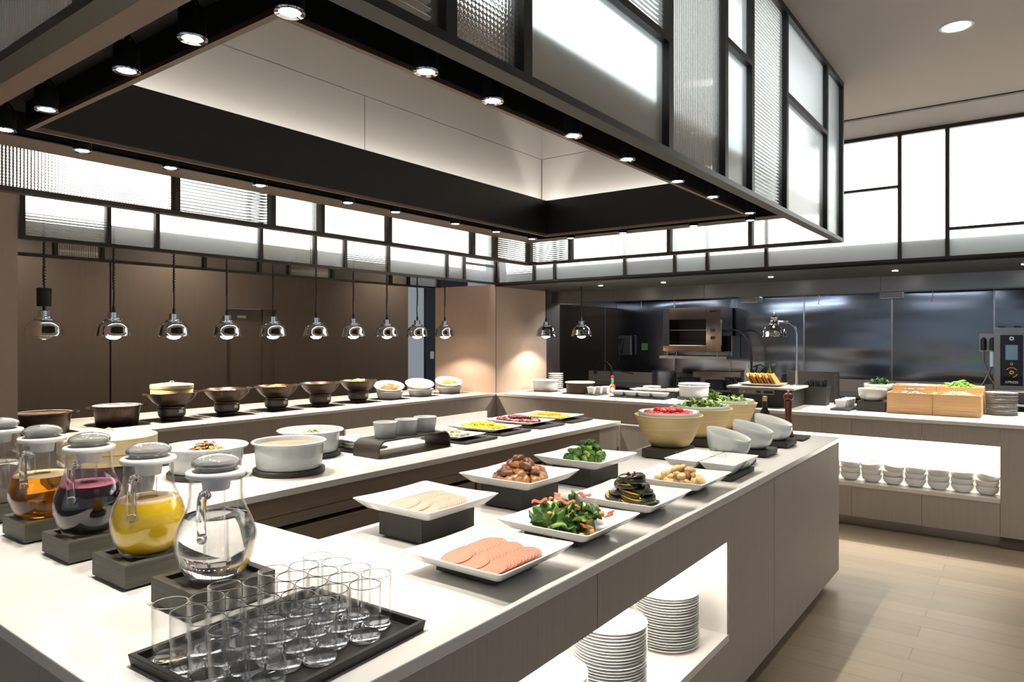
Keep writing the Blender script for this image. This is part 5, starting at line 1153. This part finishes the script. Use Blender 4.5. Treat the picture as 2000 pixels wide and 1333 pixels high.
t = thing('white_crock', 'tall white lidded crock between granola and waffles', 'crock', (6.86, 2.79, H + .022)); round_pot(t, .158, .125, 'porcelain', .003); bm = B(); lathe(bm, [(.150, .120), (.150, .132), (.157, .134), (.158, .141), (.152, .144), (.12, .138), (0, .137)], 44); finish('lid', bm, 'porcelain', t, smooth=True, angle=40)
# waffle warmer
t = thing('waffle_warmer', 'black heated display stand with pale top carrying the waffles', 'warmer', (6.62, 1.98, H))
finish('housing', box(B(), -.12, .30, -.255, .30, 0, .165), 'black_riser', t, bev=.003); finish('top_board', box(B(), -.19, .31, -.29, .32, .166, .185), 'cream', t, bev=.003)
pn_ = finish('control_strip', box(B(), -.196, -.185, -.12, .20, .118, .166), 'steel', t, bev=.001)
for y in (.02, -.05, -.12 + .03): finish('switch', box(B(), -.199, -.196, y - .02, y + .02, .13, .152), 'black_matte', pn_)
bm = B(); tube(bm, [(-.20, .15, .142), (-.196, .15, .142)], .008, 14); finish('dial', bm, 'chrome', pn_)
square_plate('white square plate heaped with waffles', 6.62, 2.02, H + .185, .15, .024, .19, pinch=.002)
mat('waffle', (232, 176, 96), .55, var=.15, vscale=(60, 60, 60))
def waffle():
    bm = B(); L, q, d = .055, 4, .011; box(bm, -L, L, -L, L, .003, .008)
    for i in range(q + 1):
        c = -L + 2 * L * i / q; box(bm, c - .004, c + .004, -L, L, 0, d); box(bm, -L, L, c - .004, c + .004, 0, d)
    return finish('waffle', bm, 'waffle')
wf = waffle()
for k in range(9):
    o = wf if k == 0 else wf.copy()
    if k: COL.objects.link(o)
    o.location = (6.60 + .01 * (k % 2), 2.13 - k * .028, H + .245); o.rotation_euler = (R(58), R(4 if k % 2 else -4), 0); tag(o, 'golden waffle square leaning in the waffle row, %s' % ('first at the white crock side' if k == 0 else ('last at the lamp side' if k == 8 else ORD[k] + ' from the white crock side')), 'waffle', 'waffles on the warmer')
# carving lamp
t = thing('stand_heat_lamp', 'chrome heat lamp on a curved stand above the waffles', 'heat lamp', (6.84, 1.775, H + .185))
bm = B(); tube(bm, [(0, 0, 0), (0, 0, .40), (0, 0, .48)] + [(0, .10 - .10 * math.cos(R(a)) , .48 + .115 * math.sin(R(a))) for a in range(15, 95, 10)] + [(0, .14, .598), (0, .165, .60)], .011, 12); finish('pole', bm, 'chrome', t, smooth=True)
bm = B(); lathe(bm, [(.06, 0), (.062, .004), (.05, .008), (.016, .010), (.014, .03)], 28); finish('base', bm, 'chrome', t, smooth=True)
bm = B(); lathe(bm, [(.112, .458), (.109, .47), (.108, .50), (.098, .53), (.075, .555), (.046, .572), (.045, .585), (.036, .60), (.034, .64), (.038, .645), (.034, .655), (.012, .662), (.010, .672), (.014, .682), (.008, .692), (0, .694)], 40, cy=.205, cap0=False); lathe(bm, [(.105, .46), (.10, .50), (.085, .53), (.04, .56)], 40, cy=.205, cap0=False); finish('lamp_shade', bm, 'chrome', t, smooth=True, angle=50)
lamp('lamp_light', 'SPOT', (0, .205, .46), 8, PEND_C, t, spot_size=R(120), spot_blend=.4, shadow_soft_size=.04)
# cutlery holder, menu box
t = thing('straw_holder', 'black square holder full of black wrapped cutlery', 'cutlery holder', (7.00, 1.64, H))
bm = B(); loft(bm, [rect(.07, .10, 0), rect(.085, .115, .175), rect(.078, .108, .175), rect(.064, .094, .01)]); finish('box', bm, 'black_riser', t)
rg = random.Random(8); bm = B()
for k in range(34):
    x, y = rg.uniform(-.055, .055), rg.uniform(-.085, .085); tube(bm, [(x * .8, y * .8, .02), (x * 1.1, y * 1.2, .21 + rg.uniform(0, .03))], .006, 6)
q = finish('wrapped_cutlery', bm, 'display_dark', t, smooth=True); q['kind'] = 'stuff'
bm = B(); box(bm, -.01, .01, -.25, .25, 0, .30); box(bm, -.18, -.01, .24, .25, 0, .27); box(bm, -.18, -.01, -.25, -.24, 0, .27); one('folder_stand', bm, 'black_riser', 'black open folder stand behind the cutlery holder', 'stand', (7.31, 1.75, H))
# small cups row, bowls on riser
flat('low_tray', 'low black tray under four small white cups near the crates', 'tray', 6.54, 6.98, 1.26, 1.42, H + .002, H + .014, 'black_riser')
for k in range(4): sqcup('small white square cup near the wooden crates, %s' % ['nearest the counter edge', 'second from the counter edge', 'third from the counter edge', 'farthest from the counter edge'][k], 6.61 + k * .10, 1.345 - k * .006, H + .014, .046, .075, 'small cups near the crates')
flat('display_riser', 'square black riser under the noodle bowl near the crates', 'riser', 6.64, 6.90, 1.00, 1.225, H, H + .085, 'black_riser')
def plain_bowl(label, x, y, z, r, h, fill):
    t = thing('white_bowl', label, 'bowl', (x, y, z)); bm = B(); lathe(bm, [(r * .55, 0), (r * .72, .008), (r * .95, h * .4), (r, h - .004), (r * .99, h), (r * .94, h - .003), (r * .88, h * .4), (r * .6, .014)], 40); finish('body', bm, 'porcelain', t, smooth=True, angle=60); disc(t, r * .93, h - .012, fill, 'contents') if fill else None; return t
plain_bowl('white bowl of thin glass noodles on the square riser', 6.76, 1.12, H + .085, .115, .105, 'cream'); heap('glass_noodles', 'pale glass noodles heaped in the white bowl on the riser', 'noodles', 6.76, 1.12, H + .18, .08, .025, ['cream', 'parmesan'], 60, seed=31, th=.002)
flat('display_riser', 'tall black riser under the bowl of greens', 'riser', 7.0, 7.2, .98, 1.2, H, H + .10, 'black_riser')
plain_bowl('white bowl of dark greens behind the noodle bowl', 7.08, 1.12, H + .10, .125, .115, None); leafy('spinach', 'dark green leaves in the white bowl behind the noodle bowl', 7.08, 1.12, H + .20, .08, .04, ['leaf_dark', 'leaf_green', 'leaf_dark'], 90, 9, .05, .014)
one('bowl_fill', box(B(), -.08, .08, -.08, .08, 0, .004), 'leaf_dark', 'dark leaf layer in the bowl behind the noodles', 'greens', (7.08, 1.12, H + .19)) if 0 else None
# wooden crates, two in front and two higher behind, each on a shallow box
def crate(label, x0, x1, y0, y1, z0, h, name='wooden_crate'):
    cx, cy, hx, hy = (x0 + x1) / 2, (y0 + y1) / 2, (x1 - x0) / 2, (y1 - y0) / 2; t = thing(name, label, 'crate', (cx, cy, z0)); w_ = .009
    finish('side_board', box(B(), -hx, hx, -hy, -hy + w_, 0, h), 'wood_crate', t, bev=.0008); finish('side_board', box(B(), -hx, hx, hy - w_, hy, 0, h), 'wood_crate', t, bev=.0008)
    finish('end_board', box(B(), -hx, -hx + w_, -hy + w_ + .0005, hy - w_ - .0005, 0, h), 'wood_crate', t, bev=.0008); finish('end_board', box(B(), hx - w_, hx, -hy + w_ + .0005, hy - w_ - .0005, 0, h), 'wood_crate', t, bev=.0008)
    finish('bottom_board', box(B(), -hx + w_, hx - w_, -hy + w_, hy - w_, .004, .01), 'wood_crate', t)
    finish('inner_tray', box(B(), -hx + w_, hx - w_, -hy + w_, hy - w_, h - .040, h - .032), 'shelf_white', t)
XA, XB, XC = 6.60, 6.89, 7.20
for j, (y0, y1, s) in enumerate(((.655, .985, 'side of the bowls'), (.325, .652, 'side of the plates'))):
    one('crate_base', box(B(), 0, XB - XA, 0, y1 - y0, 0, .045), 'wood_crate', 'shallow wooden base box under the front crate, ' + s, 'crate base', (XA, y0, H), bev=.001)
    crate('front wooden crate on the pass, ' + ['holding grey mushrooms', 'holding bean sprouts'][j], XA, XB, y0, y1, H + .046, .128)
    one('crate_base', box(B(), 0, XC - XB - .004, 0, y1 - y0, 0, .10), 'wood_crate', 'deeper wooden base box under the rear crate, ' + s, 'crate base', (XB + .004, y0, H), bev=.001)
    crate('rear higher wooden crate on the pass, ' + ['holding white enoki', 'holding green beans'][j], XB + .004, XC, y0, y1, H + .101, .12)
mat('sprout', (240, 226, 188), .4); mat('mush_grey', (150, 136, 122), .5); mat('mush_dark', (90, 78, 70), .5); mat('enoki', (236, 224, 208), .4); mat('bean_green', (120, 176, 60), .4, coat=.3)
heap('bean_sprouts', 'pale bean sprouts heaped in the front crate by the plate stack', 'bean sprouts', 6.745, .49, H + .145, .12, .05, ['sprout', 'sprout', 'parmesan'], 420, seed=41, th=.0022, L=.06)
heap('oyster_mushrooms', 'grey sliced mushrooms heaped in the front crate', 'mushrooms', 6.745, .82, H + .145, .12, .035, ['mush_grey', 'cream', 'mush_dark'], 240, seed=42, th=.0045, L=.045)
heap('enoki_mushrooms', 'white enoki mushrooms heaped in the rear crate', 'mushrooms', 7.04, .82, H + .19, .13, .035, ['enoki', 'cream'], 260, seed=43, th=.0025, L=.09)
rng = random.Random(44)
def pod():
    bm = B(); n = 9; tube(bm, [(-.055 + .11 * i / n, .006 * math.sin(i), .012 * math.sin(PI * i / n)) for i in range(n + 1)], [.002, .006, .0085, .009, .0095, .009, .009, .0085, .006, .002], 8); o = finish('green_pod', bm, 'bean_green', smooth=True, angle=180); return o
pts = layered(rng, 0, .085, .10, .034, 4, H + .20, .018, cx=7.04, cy=.49)
copies([pod()], pts, 'x', 'bright green pod heaped in the rear wooden crate', 'green pod', 'green pods in the crate', rng, tilt=.5)
# plate stack and wire stand
pd = None; N_ = 20
for k in range(N_):
    if pd is None:
        bm = B(); lathe(bm, [(.06, 0), (.075, .002), (.110, .0082), (.114, .0096), (.112, .0102), (.075, .0045), (0, .003)], 40); pd = o = one('side_plate', bm, 'porcelain', 'x', 'plate', group='plates stacked beside the crates', smooth=True, angle=40)
    else: o = pd.copy(); COL.objects.link(o)
    o.location = (7.0 + rng.uniform(-.002, .002), .205 + rng.uniform(-.002, .002), H + .001 + k * .0092); tag(o, 'white plate in the stack beside the wooden crates, %s' % nth(N_ - 1 - k, N_), 'plate')
t = thing('wire_stand', 'low chrome wire stand behind the stack of plates', 'stand', (7.18, .18, H))
bm = B(); pts = [(-.06, -.16, 0), (-.06, -.16, .19), (.08, -.16, .19), (.08, -.16, 0)]; tube(bm, pts, .006, 8); tube(bm, [(-.06, .17, 0), (-.06, .17, .19), (.08, .17, .19), (.08, .17, 0)], .006, 8)
for z in (.185, .07): tube(bm, [(-.06, -.16, z), (-.06, .17, z)], .005, 8); tube(bm, [(.08, -.16, z), (.08, .17, z)], .005, 8)
finish('wire_frame', bm, 'chrome', t, smooth=True)
# bowls in the lit niche of the pass counter
bp_ = None; rng = random.Random(61); r = .076; h = .066
NB = 9
for row, (xx, off, cnt) in enumerate(((6.385, 0, 3), (6.575, .02, 3))):
    for s in range(NB + (2 if row else 0)):
        y = .275 + s * .158 + off
        if y > 2.2: break
        for k in range(cnt):
            if bp_ is None:
                bm = B(); lathe(bm, [(r * .50, 0), (r * .60, .003), (r * .88, .020), (r * .99, .045), (r, h - .002), (r * .985, h), (r * .95, h - .002), (r * .93, .045), (r * .82, .022), (r * .5, .008), (0, .007)], 36); bp_ = o = one('soup_bowl', bm, 'porcelain', 'x', 'bowl', group='white bowls stacked in the lit niche', smooth=True, angle=60)
            else: o = bp_.copy(); COL.objects.link(o)
            z = Z0 + k * .043; tx, ty = (rng.uniform(-.02, .02), rng.uniform(-.02, .02)); 
            if k == 2: tx, ty = rng.choice([(0, .0), (.16, -.05), (-.02, .03), (.02, .0)])
            if k == 2 and s == 8 and row == 0: tx, ty = .28, -.1
            o.location = (xx + rng.uniform(-.003, .003), y, z + (.004 + abs(tx) * .03 if k == 2 else 0)); o.rotation_euler = (tx, ty, rng.uniform(0, 6))
            tag(o, 'white bowl, %s of the %s stack from the open end, %s row of the niche' % (['lowest', 'middle', 'top'][k], ['first', 'second', 'third', 'fourth', 'fifth', 'sixth', 'seventh', 'eighth', 'ninth', 'tenth', 'eleventh', 'twelfth', 'thirteenth'][s], ['front', 'rear'][row]), 'bowl')
# dinner plates in the niche of the island
ps_ = None; rng = random.Random(71)
for si, (x, y, n, nm) in enumerate(((2.583, 1.165, 20, 'far stack'), (2.13, 1.17, 22, 'middle stack'), (1.73, 1.17, 20, 'near stack'), (1.33, 1.17, 22, 'hidden stack'))):
    if si == 3: break
    for k in range(n):
        if ps_ is None:
            bm = B(); lathe(bm, [(.068, 0), (.085, .002), (.122, .0092), (.127, .0118), (.1275, .0126), (.125, .0132), (.12, .0118), (.085, .0050), (0, .0035)], 48); ps_ = o = one('dinner_plate', bm, 'porcelain', 'x', 'plate', smooth=True, angle=40)
        else: o = ps_.copy(); COL.objects.link(o)
        o.location = (x + rng.uniform(-.002, .002), y + rng.uniform(-.002, .002), NZ0 + .0005 + k * .0105); o.rotation_euler = (0, 0, rng.uniform(0, 6))
        tag(o, 'white dinner plate in the %s of the lit island niche, %s' % (nm, nth(n - 1 - k, n)), 'plate', 'dinner plates stacked in the island niche')
